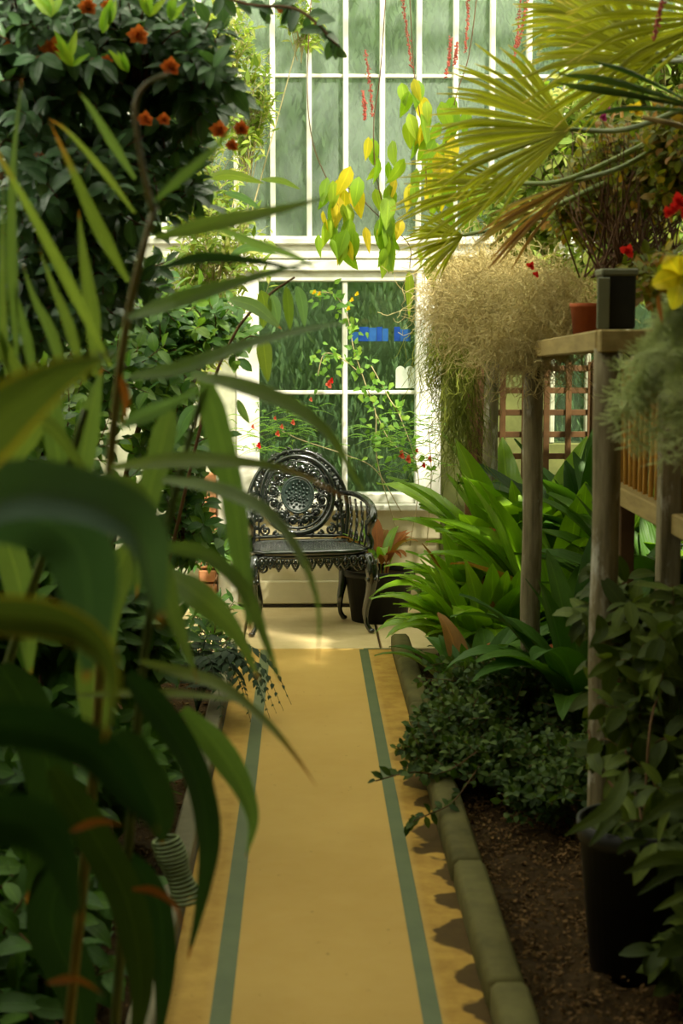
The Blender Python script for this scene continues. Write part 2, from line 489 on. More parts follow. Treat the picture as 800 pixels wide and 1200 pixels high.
def tube(mb, P, r, k=6, caps=True, flat=None):
    P = np.asarray([tuple(p) for p in P], float)
    n = len(P)
    r = np.broadcast_to(np.asarray(r, float), (n,))
    T, A, B = frames(P)
    a = np.linspace(0, 2 * PI, k, endpoint=False)
    ring = P[:, None, :] + r[:, None, None] * (np.cos(a)[None, :, None] * A[:, None, :] + np.sin(a)[None, :, None] * B[:, None, :])
    v = ring.reshape(-1, 3)
    i = np.arange(n - 1)[:, None] * k
    j = np.arange(k)[None, :]
    j2 = (j + 1) % k
    q = np.stack([i + j, i + j2, i + k + j2, i + k + j], -1).reshape(-1, 4)
    uv = np.stack([np.tile(np.arange(k) / k, n), np.repeat(np.linspace(0, 1, n), k)], 1)
    if caps:
        c0 = len(v)
        v = np.concatenate([v, P[:1], P[-1:]])
        uv = np.concatenate([uv, [[0, 0], [0, 1]]])
        jj = np.arange(k)
        q = np.concatenate([q, np.stack([jj * 0 + c0, (jj + 1) % k, jj, jj], 1), np.stack([jj * 0 + c0 + 1, (n - 1) * k + jj, (n - 1) * k + (jj + 1) % k, (n - 1) * k + (jj + 1) % k], 1)])
    mb.add(v, q, uv)


def loop(mb, P, r, k=6):
    "closed tube"
    P = np.asarray([tuple(p) for p in P], float)
    n = len(P)
    T = np.roll(P, -1, 0) - np.roll(P, 1, 0)
    T /= np.linalg.norm(T, axis=1)[:, None] + 1e-12
    nrm = np.cross(P - P.mean(0), T)
    nv = nrm.sum(0)
    nv /= np.linalg.norm(nv) + 1e-12
    A = np.tile(nv, (n, 1))
    A = A - T * (A * T).sum(1)[:, None]
    A /= np.linalg.norm(A, axis=1)[:, None] + 1e-12
    B = np.cross(T, A)
    a = np.linspace(0, 2 * PI, k, endpoint=False)
    ring = P[:, None, :] + r * (np.cos(a)[None, :, None] * A[:, None, :] + np.sin(a)[None, :, None] * B[:, None, :])
    i = np.arange(n)[:, None]
    j = np.arange(k)[None, :]
    q = np.stack([i * k + j, i * k + (j + 1) % k, ((i + 1) % n) * k + (j + 1) % k, ((i + 1) % n) * k + j], -1).reshape(-1, 4)
    mb.add(ring.reshape(-1, 3), q)


def lathe(mb, prof, c=(0, 0, 0), k=32):
    prof = np.asarray(prof, float)
    n = len(prof)
    a = np.linspace(0, 2 * PI, k, endpoint=False)
    v = np.stack([prof[:, None, 0] * np.cos(a), prof[:, None, 0] * np.sin(a), np.repeat(prof[:, 1:2], k, 1)], -1).reshape(-1, 3) + np.array(c)
    i = np.arange(n - 1)[:, None] * k
    j = np.arange(k)[None, :]
    q = np.stack([i + j, i + (j + 1) % k, i + k + (j + 1) % k, i + k + j], -1).reshape(-1, 4)
    mb.add(v, q)


def ball(mb, c, r, k=8, sq=(1, 1, 1)):
    t = np.linspace(0, PI, k // 2 + 1)
    pr = np.stack([np.sin(t) * 1.0, np.cos(t)], 1)
    m2 = MB()
    lathe(m2, pr[::-1], k=k)
    mb.add(m2.v[0] * r * np.array(sq) + np.array(c), m2.f[0])


def catmull(pts, n):
    P = np.asarray([tuple(p) for p in pts], float)
    if len(P) == 2:
        return P[0] + (P[1] - P[0]) * np.linspace(0, 1, n)[:, None]
    Q = np.vstack([2 * P[0] - P[1], P, 2 * P[-1] - P[-2]])
    res = []
    for t in np.linspace(0, len(P) - 1, n):
        i = min(int(t), len(P) - 2)
        u = t - i
        a, b, c, d = Q[i], Q[i + 1], Q[i + 2], Q[i + 3]
        res.append(0.5 * ((2 * b) + (c - a) * u + (2 * a - 5 * b + 4 * c - d) * u * u + (3 * b - a - 3 * c + d) * u ** 3))
    return np.array(res)


PROF = {
    'oval': lambda t: np.sin(PI * np.clip(t, 0, 1) ** 0.85) ** 0.75,
    'lance': lambda t: np.sin(PI * np.clip(t, 0, 1) ** 0.75) ** 0.9 * (1 - 0.25 * t),
    'strap': lambda t: np.minimum(1, (t * 6 + 0.18)) ** 0.6 * np.minimum(1, (1 - t) * 2.4) ** 0.8,
    'blade': lambda t: np.minimum(1, (t * 3 + 0.25)) ** 0.8 * np.minimum(1, (1 - t) * 1.6) ** 0.9,
    'heart': lambda t: np.minimum(1, t * 6) ** 0.5 * np.clip(1 - t, 0, 1) ** 0.75,
    'needle': lambda t: 0.6 + 0 * t,
}


def sheet(mb, C, S, Nn, prof, m=4, fold=0.15, wave=0.0, ph=0.0):
    "leaf blade along the centre line C (n,3), half width vectors S (n,3), normals Nn (n,3)"
    C, S, Nn = map(np.asarray, (C, S, Nn))
    n = len(C)
    t = np.linspace(0, 1, n)
    w = np.maximum(PROF[prof](t), 0.015)
    u = np.linspace(-1, 1, m + 1)
    hw = np.linalg.norm(S, axis=1)
    lift = fold * np.abs(u)[None, :] * (hw * w)[:, None] + wave * np.sin(t * 17 + ph)[:, None] * (u ** 2 * np.sign(u))[None, :] * hw[:, None]
    v = C[:, None, :] + S[:, None, :] * (w[:, None] * u[None, :])[:, :, None] + Nn[:, None, :] * lift[:, :, None]
    i = np.arange(n - 1)[:, None] * (m + 1)
    j = np.arange(m)[None, :]
    q = np.stack([i + j, i + j + 1, i + m + 2 + j, i + m + 1 + j], -1).reshape(-1, 4)
    uv = np.stack([np.tile((u + 1) / 2, n), np.repeat(t, m + 1)], 1)
    mb.add(v.reshape(-1, 3), q, uv)


def leaf_tmpl(prof='oval', w=0.4, n=5, m=2, fold=0.25, bend=0.5, wave=0.0):
    "unit leaf: base at 0, runs along +Y, faces +Z, bends down"
    t = np.linspace(0, 1, n + 1)
    ang = -bend * t ** 1.3
    dy, dz = np.cos(ang), np.sin(ang)
    C = np.zeros((n + 1, 3))
    C[1:, 1] = np.cumsum((dy[:-1] + dy[1:]) / 2) / n
    C[1:, 2] = np.cumsum((dz[:-1] + dz[1:]) / 2) / n
    S = np.zeros((n + 1, 3))
    S[:, 0] = w / 2
    Nn = np.stack([0 * t, -np.sin(ang), np.cos(ang)], 1)
    mb = MB()
    sheet(mb, C, S, Nn, prof, m, fold, wave)
    return mb


def orient(p, d, up, s):
    "list of 4x4 (numpy) placing unit leaves: base p, along d, facing up, size s"
    p, d, up = (np.asarray(x, float).reshape(-1, 3) for x in (p, d, up))
    s = np.asarray(s, float).reshape(-1)
    d = d / (np.linalg.norm(d, axis=1)[:, None] + 1e-9)
    z = up - d * (up * d).sum(1)[:, None]
    z = z / (np.linalg.norm(z, axis=1)[:, None] + 1e-9)
    x = np.cross(d, z)
    m = np.zeros((len(p), 4, 4))
    m[:, :3, 0] = x * s[:, None]
    m[:, :3, 1] = d * s[:, None]
    m[:, :3, 2] = z * s[:, None]
    m[:, :3, 3] = p
    m[:, 3, 3] = 1
    return m


def scatter_mb(mb, tm, mats):
    v, q, uv = np.concatenate(tm.v), np.concatenate(tm.f), np.concatenate(tm.uv)
    k = len(v)
    vv = np.einsum('nij,kj->nki', mats[:, :3, :3], v) + mats[:, None, :3, 3]
    qq = q[None] + (np.arange(len(mats)) * k)[:, None, None]
    mb.add(vv.reshape(-1, 3), qq.reshape(-1, 4), np.tile(uv, (len(mats), 1)))


# ------------------------------------------------------------------ object helpers
def empty(name, loc, label, cat, group=None):
    o = bpy.data.objects.new(name, None)
    o.empty_display_size = 0.05
    COL.objects.link(o)
    o.location = loc
    o['label'] = label
    o['category'] = cat
    if group:
        o['group'] = group
    return o


def addobj(name, me, parent=None, label=None, kind=None):
    o = bpy.data.objects.new(name, me)
    COL.objects.link(o)
    if parent is not None:
        o.parent = parent
        if isinstance(parent, bpy.types.Object):
            root = parent
            off = Vector((0, 0, 0))
            while root is not None:
                off = off + Vector(root.location)
                root = root.parent
            o.location = -off
    if label:
        o['label'] = label
    if kind:
        o['kind'] = kind
    return o


def part(name, mb, mat, parent=None, label=None, kind=None, smooth=True):
    return addobj(name, mb.mesh(name, mat, smooth), parent, label, kind)


def struct(name, mb, mat, parent=None, smooth=False):
    o = part(name, mb, mat, parent, smooth=smooth)
    if parent is None:
        o['kind'] = 'structure'
    return o


def tag(o, label, cat, group=None):
    o['label'] = label
    o['category'] = cat
    if group:
        o['group'] = group
    return o


def put(name, me, mat4, parent):
    "one leaf object at world matrix mat4 under an unrotated root"
    o = bpy.data.objects.new(name, me)
    COL.objects.link(o)
    o.parent = parent
    m = Matrix(mat4.tolist() if hasattr(mat4, 'tolist') else mat4)
    off = Vector((0, 0, 0))
    r_ = parent
    while r_ is not None:
        off = off + Vector(r_.location)
        r_ = r_.parent
    m.translation = m.translation - off
    o.matrix_basis = m
    return o


_tm = {}


def tmesh(key, mat, **kw):
    k = (key, mat)
    if k not in _tm:
        _tm[k] = leaf_tmpl(**kw).mesh(key, mat)
    return _tm[k]


def rnd_dir(n, zbias=0.0):
    d = rng.normal(size=(n, 3))
    d[:, 2] += zbias
    return d / np.linalg.norm(d, axis=1)[:, None]


# ------------------------------------------------------------------ setting
YW = 8.75          # inner face of the end wall
mpp = lambda Y: Y / F


def xw(px, Y=YW):
    return W(px, 388, Y).x


def zw(py, Y=YW):
    return W(400, py, Y).z


# floor and path
Y0, YSL = -1.2, G(400, 760).y
XL, XR = -0.315, 0.405
fl = MB()
box(fl, ((XL + XR) / 2, (Y0 + YSL) / 2, -0.03), (XR - XL, YSL - Y0, 0.06))
floor = struct('floor', fl, 'floor')
# paler cross slabs in front of the window
xs = [-1.0, 0.015 - 0.32, 0.36, 1.25]
for i in range(3):
    mb = MB()
    bbox(mb, ((xs[i] + xs[i + 1]) / 2, (YSL + 0.012 + YW) / 2, -0.03), (xs[i + 1] - xs[i] - 0.012, YW - YSL - 0.012, 0.06), 0.004)
    part('slab', mb, 'slab', floor, smooth=False)
mb = MB()
box(mb, (0.1, YSL + 0.3, -0.06), (2.6, 1.9, 0.04))
part('bedding', mb, 'dark_slot', floor, smooth=False)
# green painted stripes, 1 mm of paint
for a, b in (((248, 1200), (299, 850)), ((507, 1200), (427, 766))):
    p, q = G(*a), G(*b)
    x = (p.x + q.x) / 2
    w = 0.042 if x > 0 else 0.046
    if x < 0:
        p2, q2 = G(258, 1200), G(300, 850)
        x = (p2.x + q2.x) / 2
    mb = MB()
    box(mb, (x, (Y0 + YSL - 0.03) / 2, 0.0008), (w, YSL - 0.03 - Y0, 0.0016))
    part('stripe', mb, 'stripe', floor, 'dull green painted line along the path', smooth=False)
XS = G(507, 1200).x
mb = MB()
box(mb, (XS + 0.085, YSL - 0.012, 0.0008), (0.17, 0.02, 0.0016))
part('stripe', mb, 'stripe', floor, 'short green line across the path end', smooth=False)

# kerbs
kr = [(G(605, 1200).x, 0), (G(470, 770).x, 0)]
xk0 = 0.445
k = 0
y = Y0
while y < YSL - 0.1:
    L = 0.92 + 0.1 * math.sin(k * 2.3)
    y2 = min(y + L, YSL + 0.02)
    mb = MB()
    bbox(mb, (xk0 + 0.004 * math.sin(k * 5), (y + y2) / 2, 0.005), (0.085, y2 - y - 0.008, 0.13), 0.014)
    struct('kerb_right' if k == 0 else 'kerb_right', mb, 'kerb', smooth=True)
    y = y2
    k += 1
for o in [o for o in COL.objects if o.name.startswith('kerb_right.')]:
    o.parent = COL.objects['kerb_right']
    o.name = 'kerb_stone'
    if 'kind' in o: del o['kind']
k = 0
y = Y0
while y < YSL - 0.1:
    y2 = min(y + 1.6, YSL - 0.02)
    mb = MB()
    bbox(mb, (XL - 0.035, (y + y2) / 2, 0.0), (0.06, y2 - y - 0.008, 0.12), 0.006)
    o = struct('kerb_left', mb, 'grey_kerb')
    if k:
        o.parent = COL.objects['kerb_left']
        o.name = 'kerb_board'
        del o['kind']
    y = y2
    k += 1


# planting beds
def bed(name, x0, x1, y0, y1, z=-0.02):
    nx, ny = 60, 200
    X, Y = np.meshgrid(np.linspace(x0, x1, nx), np.linspace(y0, y1, ny))
    Z = z + 0.012 * np.sin(X * 31 + 2 * np.sin(Y * 13)) + 0.012 * np.sin(Y * 23 + X * 9) + rng.normal(0, 0.005, X.shape)
    v = np.stack([X, Y, Z], -1).reshape(-1, 3)
    i = (np.arange(ny - 1)[:, None] * nx + np.arange(nx - 1)[None, :]).ravel()
    q = np.stack([i, i + 1, i + nx + 1, i + nx], 1)
    mb = MB()
    mb.add(v, q)
    o = part(name, mb, 'soil')
    o['kind'] = 'structure'
    return o


WL, WR = -1.85, 2.35
bed_r = bed('ground', 0.48, WR, Y0, YSL)
bed_l = bed('ground', WL, XL - 0.06, Y0, YSL)
# bark chips over the right bed
tm = MB()
box(tm, (0, 0, 0), (1, 0.6, 0.3))
n = 9000
p = np.stack([rng.uniform(0.49, 1.1, n), rng.uniform(2.8, 6.5, n) ** 1.0, rng.uniform(-0.03, 0.006, n)], 1)
mb = MB()
scatter_mb(mb, tm, orient(p, rnd_dir(n) * [1, 1, .5], rnd_dir(n, 2), rng.uniform(0.004, 0.014, n)))
o = part('bark_chips', mb, 'chips', kind='stuff', smooth=False)
tag(o, 'brown bark chips covering the soil right of the kerb', 'bark chips')
n = 1500
p = np.stack([rng.uniform(-0.9, -0.38, n), rng.uniform(3, 7.5, n), rng.uniform(-0.03, 0.006, n)], 1)
mb = MB()
scatter_mb(mb, tm, orient(p, rnd_dir(n) * [1, 1, .5], rnd_dir(n, 2), rng.uniform(0.006, 0.02, n)))
o = part('bark_chips', mb, 'chips', kind='stuff', smooth=False)
tag(o, 'dark bark chips on the bed left of the path', 'bark chips')

# side walls, near wall, unseen panels added to shade near end and right bed
mb = MB()
box(mb, (WL - 0.1, 3.8, 1.0), (0.2, 10.2, 2.4))
struct('wall_left', mb, 'plaster')
mb = MB()
box(mb, (WR + 0.1, 3.8, 1.0), (0.2, 10.2, 2.4))
struct('wall_right', mb, 'plaster')
mb = MB()
box(mb, (0.25, -1.4, 1.9), (4.6, 0.2, 4.2))
struct('wall_back', mb, 'dark_wood')
mb = MB()
box(mb, (0.25, 0.6, 4.05), (4.7, 4.0, 0.1))
box(mb, (1.45, 3.55, 4.05), (2.3, 1.9, 0.1))
box(mb, (WR + 0.05, 3.3, 3.1), (0.09, 2.6, 1.9))
for x in (WL - 0.05, WR + 0.05):
    box(mb, (x, 0.45, 3.1), (0.08, 3.7, 1.9))
struct('light_blocker', mb, 'dark_wood')
# steel posts and glazing bars carrying the glass side walls and roof
mb = MB()
for y in np.arange(0, 8.8, 1.1):
    for x in (WL - 0.05, WR + 0.05):
        box(mb, (x, y, 3.1), (0.06, 0.05, 1.9))
for x in (WL - 0.05, WR + 0.05):
    box(mb, (x, 3.8, 4.05), (0.08, 10.2, 0.08))
for y in np.arange(2.6, 8.8, 0.55):
    box(mb, (0.25, y, 4.08), (4.3, 0.035, 0.06))
struct('trim_1', mb, 'white')

# ---- end wall
zt = zw(277)           # bottom of the upper glazing
zl = zw(311)           # top of the lower frame
xa, xb = xw(276), xw(517)
ZTOP = 4.1


def wbox(x0, x1, z0, z1, y0=YW, y1=YW + 0.12, mb=None):
    mb = mb or MB()
    bbox(mb, ((x0 + x1) / 2, (y0 + y1) / 2, (z0 + z1) / 2), (abs(x1 - x0), y1 - y0, abs(z1 - z0)), 0.006)
    return mb


zb = zw(590)
wl = wbox(WL, xa, -0.05, zt, YW, YW + 0.16)
wall_e = struct('wall_end', wl, 'dim_white')
part('boarding', wbox(xb, xw(640), -0.05, zt, YW, YW + 0.16), 'mossy', wall_e, smooth=False)
part('boarding', wbox(xw(640), WR + 0.1, -0.05, zw(520), YW, YW + 0.16), 'mossy', wall_e, smooth=False)
part('panel', wbox(xa, xb, -0.02, zb - 0.02, YW + 0.03, YW + 0.12), 'cream', wall_e, smooth=False)
part('boarding', wbox(xw(230), xa, -0.02, zb, YW - 0.01, YW + 0.02), 'cream', wall_e, smooth=False)
# lower panel relief: top rail, and a dark shadow gap at the floor
part('rail', wbox(xa, xb, zw(632), zb - 0.02, YW + 0.0, YW + 0.05), 'cream', wall_e, smooth=False)
part('rail', wbox(xa, xb, zw(708), zw(681), YW + 0.005, YW + 0.05), 'cream', wall_e, smooth=False)
part('joint', wbox(xa, xb, 0, zw(709), YW + 0.0, YW + 0.04), 'dark_slot', wall_e, smooth=False)
# brick pier at the left of the panel
bx0, bx1 = xw(231), xw(252)
z = 0
k = 0
while z < zw(560):
    part('brick', wbox(bx0 + (0.01 if k % 2 else 0), bx1, z + .004, z + 0.068, YW - 0.09, YW - 0.01), 'brick', wall_e, smooth=False)
    z += 0.075
    k += 1
part('pier', wbox(xw(253), xw(277), 0, zw(560), YW - 0.05, YW + 0.02), 'white', wall_e, smooth=False)
# transom
part('transom', wbox(WL, WR, zw(303), zt, YW - 0.02, YW + 0.14), 'white', wall_e, smooth=False)
part('moulding', wbox(WL, WR, zw(287), zw(279), YW - 0.045, YW - 0.02), 'white', wall_e, smooth=False)

# lower window
z0, z1 = zw(578), zw(330)
gx0, gx1 = xw(303), xw(487)
fr = MB()
wbox(xa, gx0, zb, zl, YW - 0.01, YW + 0.1, fr)
wbox(gx1, xb, zb, zl, YW - 0.01, YW + 0.1, fr)
wbox(gx0, gx1, z1, zl, YW - 0.01, YW + 0.1, fr)
wbox(gx0, gx1, zb, z0, YW - 0.01, YW + 0.1, fr)
win = struct('window_1', fr, 'white')
part('stile', wbox(xw(487), xw(498), zb, zl, YW - 0.03, YW - 0.01), 'white', win, smooth=False)
part('sill', wbox(xa - .02, xb + .02, zb - 0.035, zb, YW - 0.06, YW + 0.05), 'white', win, smooth=False)
part('head', wbox(xa, xb, zw(318), zw(305), YW - 0.035, YW - 0.005), 'white', win, smooth=False)
xm = xw(404)
part('mullion', wbox(xm - 0.014, xm + 0.014, z0, z1, YW + 0.0, YW + 0.06), 'white', win, smooth=False)
zm = zw(460)
part('glazing_bar', wbox(gx0, gx1, zm - 0.011, zm + 0.011, YW + 0.005, YW + 0.055), 'white', win, smooth=False)
for (a, b) in ((gx0, xm - .014), (xm + .014, gx1)):
    for (c, d) in ((z0, zm - .011), (zm + .011, z1)):
        mb = MB()
        box(mb, ((a + b) / 2, YW + 0.03, (c + d) / 2), (b - a, 0.004, d - c))
        part('pane', mb, 'pane', win, smooth=False)
# upper window: narrow vertical panes
fr = MB()
wbox(WL, WR, ZTOP - 0.08, ZTOP, YW, YW + 0.1, fr)
win2 = struct('window_2', fr, 'white')
step = 42.3
cols = [278 + step * i for i in range(-5, 13)]
zr = zw(88)
lapz = []
for i, c in enumerate(cols):
    x = xw(c)
    part('glazing_bar', wbox(x - 0.0135, x + 0.0135, zt, ZTOP - .08, YW + 0.0, YW + 0.08), 'white', win2, smooth=False)
for i in range(len(cols) - 1):
    a, b = xw(cols[i]) + 0.0135, xw(cols[i + 1]) - 0.0135
    part('lap_bar', wbox(a, b, zr - 0.009, zr + 0.009, YW + 0.02, YW + 0.06), 'white', win2, smooth=False)
    for (c, d) in ((zt, zr - .009), (zr + .009, ZTOP - .08)):
        mb = MB()
        ti = rng.uniform(-0.006, 0.006)
        box(mb, ((a + b) / 2, YW + 0.04, (c + d) / 2), (b - a, 0.004, d - c))
        part('pane', mb, 'pane_up', win2, smooth=False)
# window behind the lattice on the right
fr = MB()
a, b, c, d = xw(640), WR, zw(520), zw(330)
wbox(a, b, d, zt, YW, YW + 0.1, fr)
win3 = struct('window_3', fr, 'dim_white')
for px in (648, 690, 735, 780):
    x = xw(px)
    part('mullion', wbox(x - 0.014, x + 0.014, c, d, YW + 0.0, YW + 0.06), 'dim_white', win3, smooth=False)
mb = MB()
box(mb, ((a + b) / 2, YW + 0.035, (c + d) / 2), (b - a, 0.004, d - c))
part('pane', mb, 'pane', win3, smooth=False)

# blue sign strip and white card on the right hand pane
sg = empty('window_sign', (xw(443), YW + 0.02, zw(392)), 'blurred blue strip with a narrow gap stuck across the upper right window pane', 'sign')
mb = MB()
M['washed_blue'] = plain('washed_blue', (0.01, 0.07, 0.26), (0.02, 0.11, 0.34), 40, 0.6, 0.3, 0)
# the strip is broken by a narrow gap; the blocks on it are too blurred in the photograph to read
for k, (a, c, dz) in enumerate(((411, 420, 6), (420.6, 432, 0), (432.5, 441, 1), (441.5, 448, 0), (448.5, 455, 2), (462, 469, 0), (469.5, 481, 3))):
    part('sign_block', wbox(xw(a), xw(c), zw(400), zw(383 + dz), YW + 0.0265, YW + 0.0275), 'blue' if k % 2 else 'washed_blue', sg, smooth=False)
cd = MB()
cx0, cx1, cz0, cz1 = xw(464), xw(486), zw(455), zw(429)
w2 = (cx1 - cx0) / 2
for s in range(2):
    c0 = cx0 + w2 * s
    th = np.linspace(0, PI, 9)
    rr = w2 / 2
    out2 = [(c0, cz0), (c0 + w2, cz0)] + [(c0 + rr + rr * math.cos(a), cz1 - rr + rr * math.sin(a)) for a in th]
    v = np.array([(x, YW + 0.024, z) for x, z in out2] + [(x, YW + 0.027, z) for x, z in out2])
    nn = len(out2)
    q = [(0, i, i + 1, i + 1) for i in range(1, nn - 1)] + [(nn, nn + i + 1, nn + i, nn + i) for i in range(1, nn - 1)]
    q += [(i, (i + 1) % nn, nn + (i + 1) % nn, nn + i) for i in range(nn)]
    cd.add(v, q)
o = part('window_card', cd, 'card', smooth=False)
tag(o, 'small white double-arched card standing in the window pane corner', 'card')

# ---- garden outside
mb = MB()
box(mb, (0, 19, -0.15), (60, 20, 0.1))
struct('ground_outside', mb, 'soil').name = 'ground'
n = 110000
cx = rng.uniform(-7, 9, n)
cy = rng.uniform(11.0, 13.0, n)
cz = rng.uniform(0, 1, n) ** 0.9 * (4.6 + 0.5 * np.sin(cx * 1.3) + 0.3 * np.sin(cx * 3.1))
tm = leaf_tmpl('oval', 0.5, 2, 1, 0, 0.3)
tm2 = leaf_tmpl('lance', 0.25, 3, 1, 0, 0.8)
mb = MB()
scatter_mb(mb, tm2, orient(np.stack([cx, cy, cz], 1), rnd_dir(n) * .45 + [0, 0, -1], rnd_dir(n, .8) - [0, .6, 0], rng.uniform(0.05, 0.13, n)))
box(mb, (1, 13.3, 2.0), (17, 0.3, 4.2))
o = part('hedge', mb, 'hedge', kind='stuff')
tag(o, 'dense dark green garden hedge seen through the window panes', 'hedge')


# ------------------------------------------------------------------ cast iron armchair
def spiral(mb, cx, cz, r0, turns, d, a0, y=0.0, r=0.006, k=5, grow=0.15):
    t = np.linspace(0, 1, 18)
    a = a0 + d * turns * 2 * PI * t
    rr = r0 * (1 - t * (1 - grow))
    P = np.stack([cx + rr * np.cos(a), y + 0 * t, cz + rr * np.sin(a)], 1)
    tube(mb, P, np.linspace(r, r * 1.3, 18), k)
    ball(mb, (P[-1][0], y, P[-1][2]), r * 2.1, 6)


def leafy(mb, cx, cz, ang, L, y=0.0):
    "cast acanthus-like leaf: a fat tapered blob with side lobes"
    d = np.array([math.cos(ang), 0, math.sin(ang)])
    s = np.array([-d[2], 0, d[0]])
    c = np.array([cx, y, cz])
    tube(mb, [c, c + d * L * .5, c + d * L], [L * .10, L * .17, L * .03], 5)
    for f in (0.25, 0.55):
        for sg in (-1, 1):
            b = c + d * L * f
            tube(mb, [b, b + d * L * .16 + s * sg * L * .22, b + d * L * .38 + s * sg * L * .28], [L * .08, L * .09, L * .02], 4)


CH = Vector((0.0, 8.13, 0))
chair = empty('iron_armchair', CH, 'ornate black cast-iron garden armchair with medallion back on the pale slabs under the window', 'chair')
SH = 0.415
def lp(name, mb, mat='iron', parent=None, label=None):
    o = bpy.data.objects.new(name, mb.mesh(name, mat))
    COL.objects.link(o)
    o.parent = parent or chair
    if label: o['label'] = label
    return o
# seat: rim and pierced lattice of rings
fw, bw, dp = 0.30, 0.235, 0.40
def seat_outline(inset=0.0, n=56):
    a = np.linspace(0, 2 * PI, n, endpoint=False)
    P = []
    for t in a:
        c, s = math.cos(t), math.sin(t)
        e = 0.36
        x = abs(c) ** e * math.copysign(1, c)
        y = abs(s) ** e * math.copysign(1, s)
        hw = fw * (1 - (y + 1) / 2) + bw * (y + 1) / 2
        P.append((x * (hw - inset), y * (dp / 2 - inset) - 0.018 * (1 - x * x) * (y < 0), SH))
    return np.array(P)
mb = MB()
loop(mb, seat_outline(), 0.015, 8)
o2 = seat_outline(0.004); o2[:, 2] -= 0.022
loop(mb, o2, 0.009, 6)
rim = lp('seat_rim', mb)
mb = MB()
yy = -dp / 2 + 0.03
row = 0
while yy < dp / 2 - 0.02:
    hw = fw + (bw - fw) * ((yy + dp / 2) / dp) - 0.022
    x = -hw + (0.012 if row % 2 else 0)
    while x < hw:
        a = np.linspace(0, 2 * PI, 9, endpoint=False)
        loop(mb, np.stack([x + 0.0125 * np.cos(a), yy + 0.0125 * np.sin(a), SH + 0.006 + 0 * a], 1), 0.0042, 5)
        x += 0.027
    yy += 0.024
    row += 1
pl = MB()
P = seat_outline(0.008)
k = len(P)
pl.add(np.vstack([P, P - [0, 0, .006], [[0, 0, SH]], [[0, 0, SH - .006]]]), [(2 * k, (i + 1) % k, i, i) if False else (2 * k, i, (i + 1) % k, (i + 1) % k) for i in range(k)])
seat_o = lp('seat', mb)
lp('seat_plate', pl, 'iron', seat_o)
rim.parent = seat_o
# apron of pierced pointed drops along the front and the sides
def apron(p0, p1, n):
    mb = MB()
    p0, p1 = np.array(p0), np.array(p1)
    d = (p1 - p0) / n
    u = d / np.linalg.norm(d)
    w = np.linalg.norm(d) / 2
    for i in range(n):
        c = p0 + d * (i + .5)
        L = 0.062 if i % 2 == 0 else 0.048
        t = np.linspace(0, 1, 14, endpoint=False) * 2 * PI
        x = w * 0.92 * np.sin(t)
        zz = -L * (0.5 - 0.5 * np.cos(t))
        x = x * (1 - 0.55 * (zz / -L) ** 2)
        loop(mb, np.stack([c[0] + u[0] * x, c[1] + u[1] * x, SH - 0.022 + zz], 1), 0.0068, 6)
        tube(mb, [c + [0, 0, SH - 0.024], c + [0, 0, SH - 0.024 - L * .45], c + [0, 0, SH - 0.024 - L * .75]], [0.004, 0.010, 0.003], 6)
        ball(mb, c + [0, 0, SH - 0.026 - L], 0.007, 6)
        e = p0 + d * i
        ball(mb, e + [0, 0, SH - 0.036], 0.008, 6)
    lp('apron', mb, 'iron', seat_o)
apron((-fw + .03, -dp / 2 - .01, 0), (fw - .03, -dp / 2 - .01, 0), 13)
for s in (-1, 1):
    apron((s * (fw - .005), -dp / 2 + .03, 0), (s * (bw - .002), dp / 2 - .03, 0), 8)
# legs
for sx in (-1, 1):
    for sy in (-1, 1):
        mb = MB()
        hx, hy = (fw - 0.02) * sx, -(dp / 2 - 0.015)
        if sy > 0:
            hx, hy = (bw - 0.02) * sx, dp / 2 - 0.02
        P = [(hx, hy, SH - 0.02), (hx + .022 * sx, hy + .03 * sy, SH - .10), (hx + .016 * sx, hy + .018 * sy, SH - .20),
             (hx - .004 * sx, hy - .002 * sy, .12), (hx - .002 * sx, hy + .004 * sy, .05), (hx + .018 * sx, hy + .018 * sy, .012)]
        C = catmull(P, 22)
        t = np.linspace(0, 1, 22)
        r = np.interp(t, [0, .2, .45, .75, .92, 1], [0.028, 0.034, 0.023, 0.012, 0.013, 0.013])
        tube(mb, C, r, 8)
        ball(mb, (hx + .02 * sx, hy + .02 * sy, .0135), 0.0145, 8, (1.3, 1.3, .9))
        for f in (.12, .3):
            i = int(f * 21)
            for q in range(5):
                a = q * 2 * PI / 5
                ball(mb, C[i] + np.array([math.cos(a), math.sin(a), 0]) * r[i], 0.0095, 6, (1, 1, 1.6))
        # corner bracket of scrollwork
        for j in range(2):
            spr = MB()
            spiral(spr, 0, 0, 0.034 - .01 * j, 1.1, 1, PI / 2, 0, 0.0055)
            v = spr.v
            for a_, f_ in zip(spr.v, spr.f):
                a2 = a_.copy()
                a2[:, 0] = a_[:, 0] * -sx + hx - sx * (0.045 + .05 * j)
                a2[:, 1] += hy
                a2[:, 2] += SH - 0.075 + .018 * j
                mb.v.append(a2); mb.f.append(f_ - 0 + 0); mb.uv.append(np.zeros((len(a2), 2)))
            # face indices were relative to the little builder
            base = mb.n
            for i2 in range(len(spr.v)):
                mb.f[-len(spr.v) + i2] = spr.f[i2] + base
            mb.n += spr.n
        lp('leg', mb)
# back
BY = dp / 2 - 0.01
cz = 0.655
bk = MB()
def bp(x, z):      # the back leans away
    return (x, BY + 0.03 + (z - SH) * 0.16, z)
a = np.linspace(0, 2 * PI, 48, endpoint=False)
# big ring
loop(bk, [bp(0.188 * math.cos(t), cz + 0.198 * math.sin(t)) for t in a], 0.016, 8)
loop(bk, [bp(0.164 * math.cos(t), cz + 0.172 * math.sin(t)) for t in a], 0.009, 6)
for t in a[::2]:
    x, y, z = bp(0.176 * math.cos(t), cz + 0.186 * math.sin(t))
    ball(bk, (x, y, z), 0.010, 6)
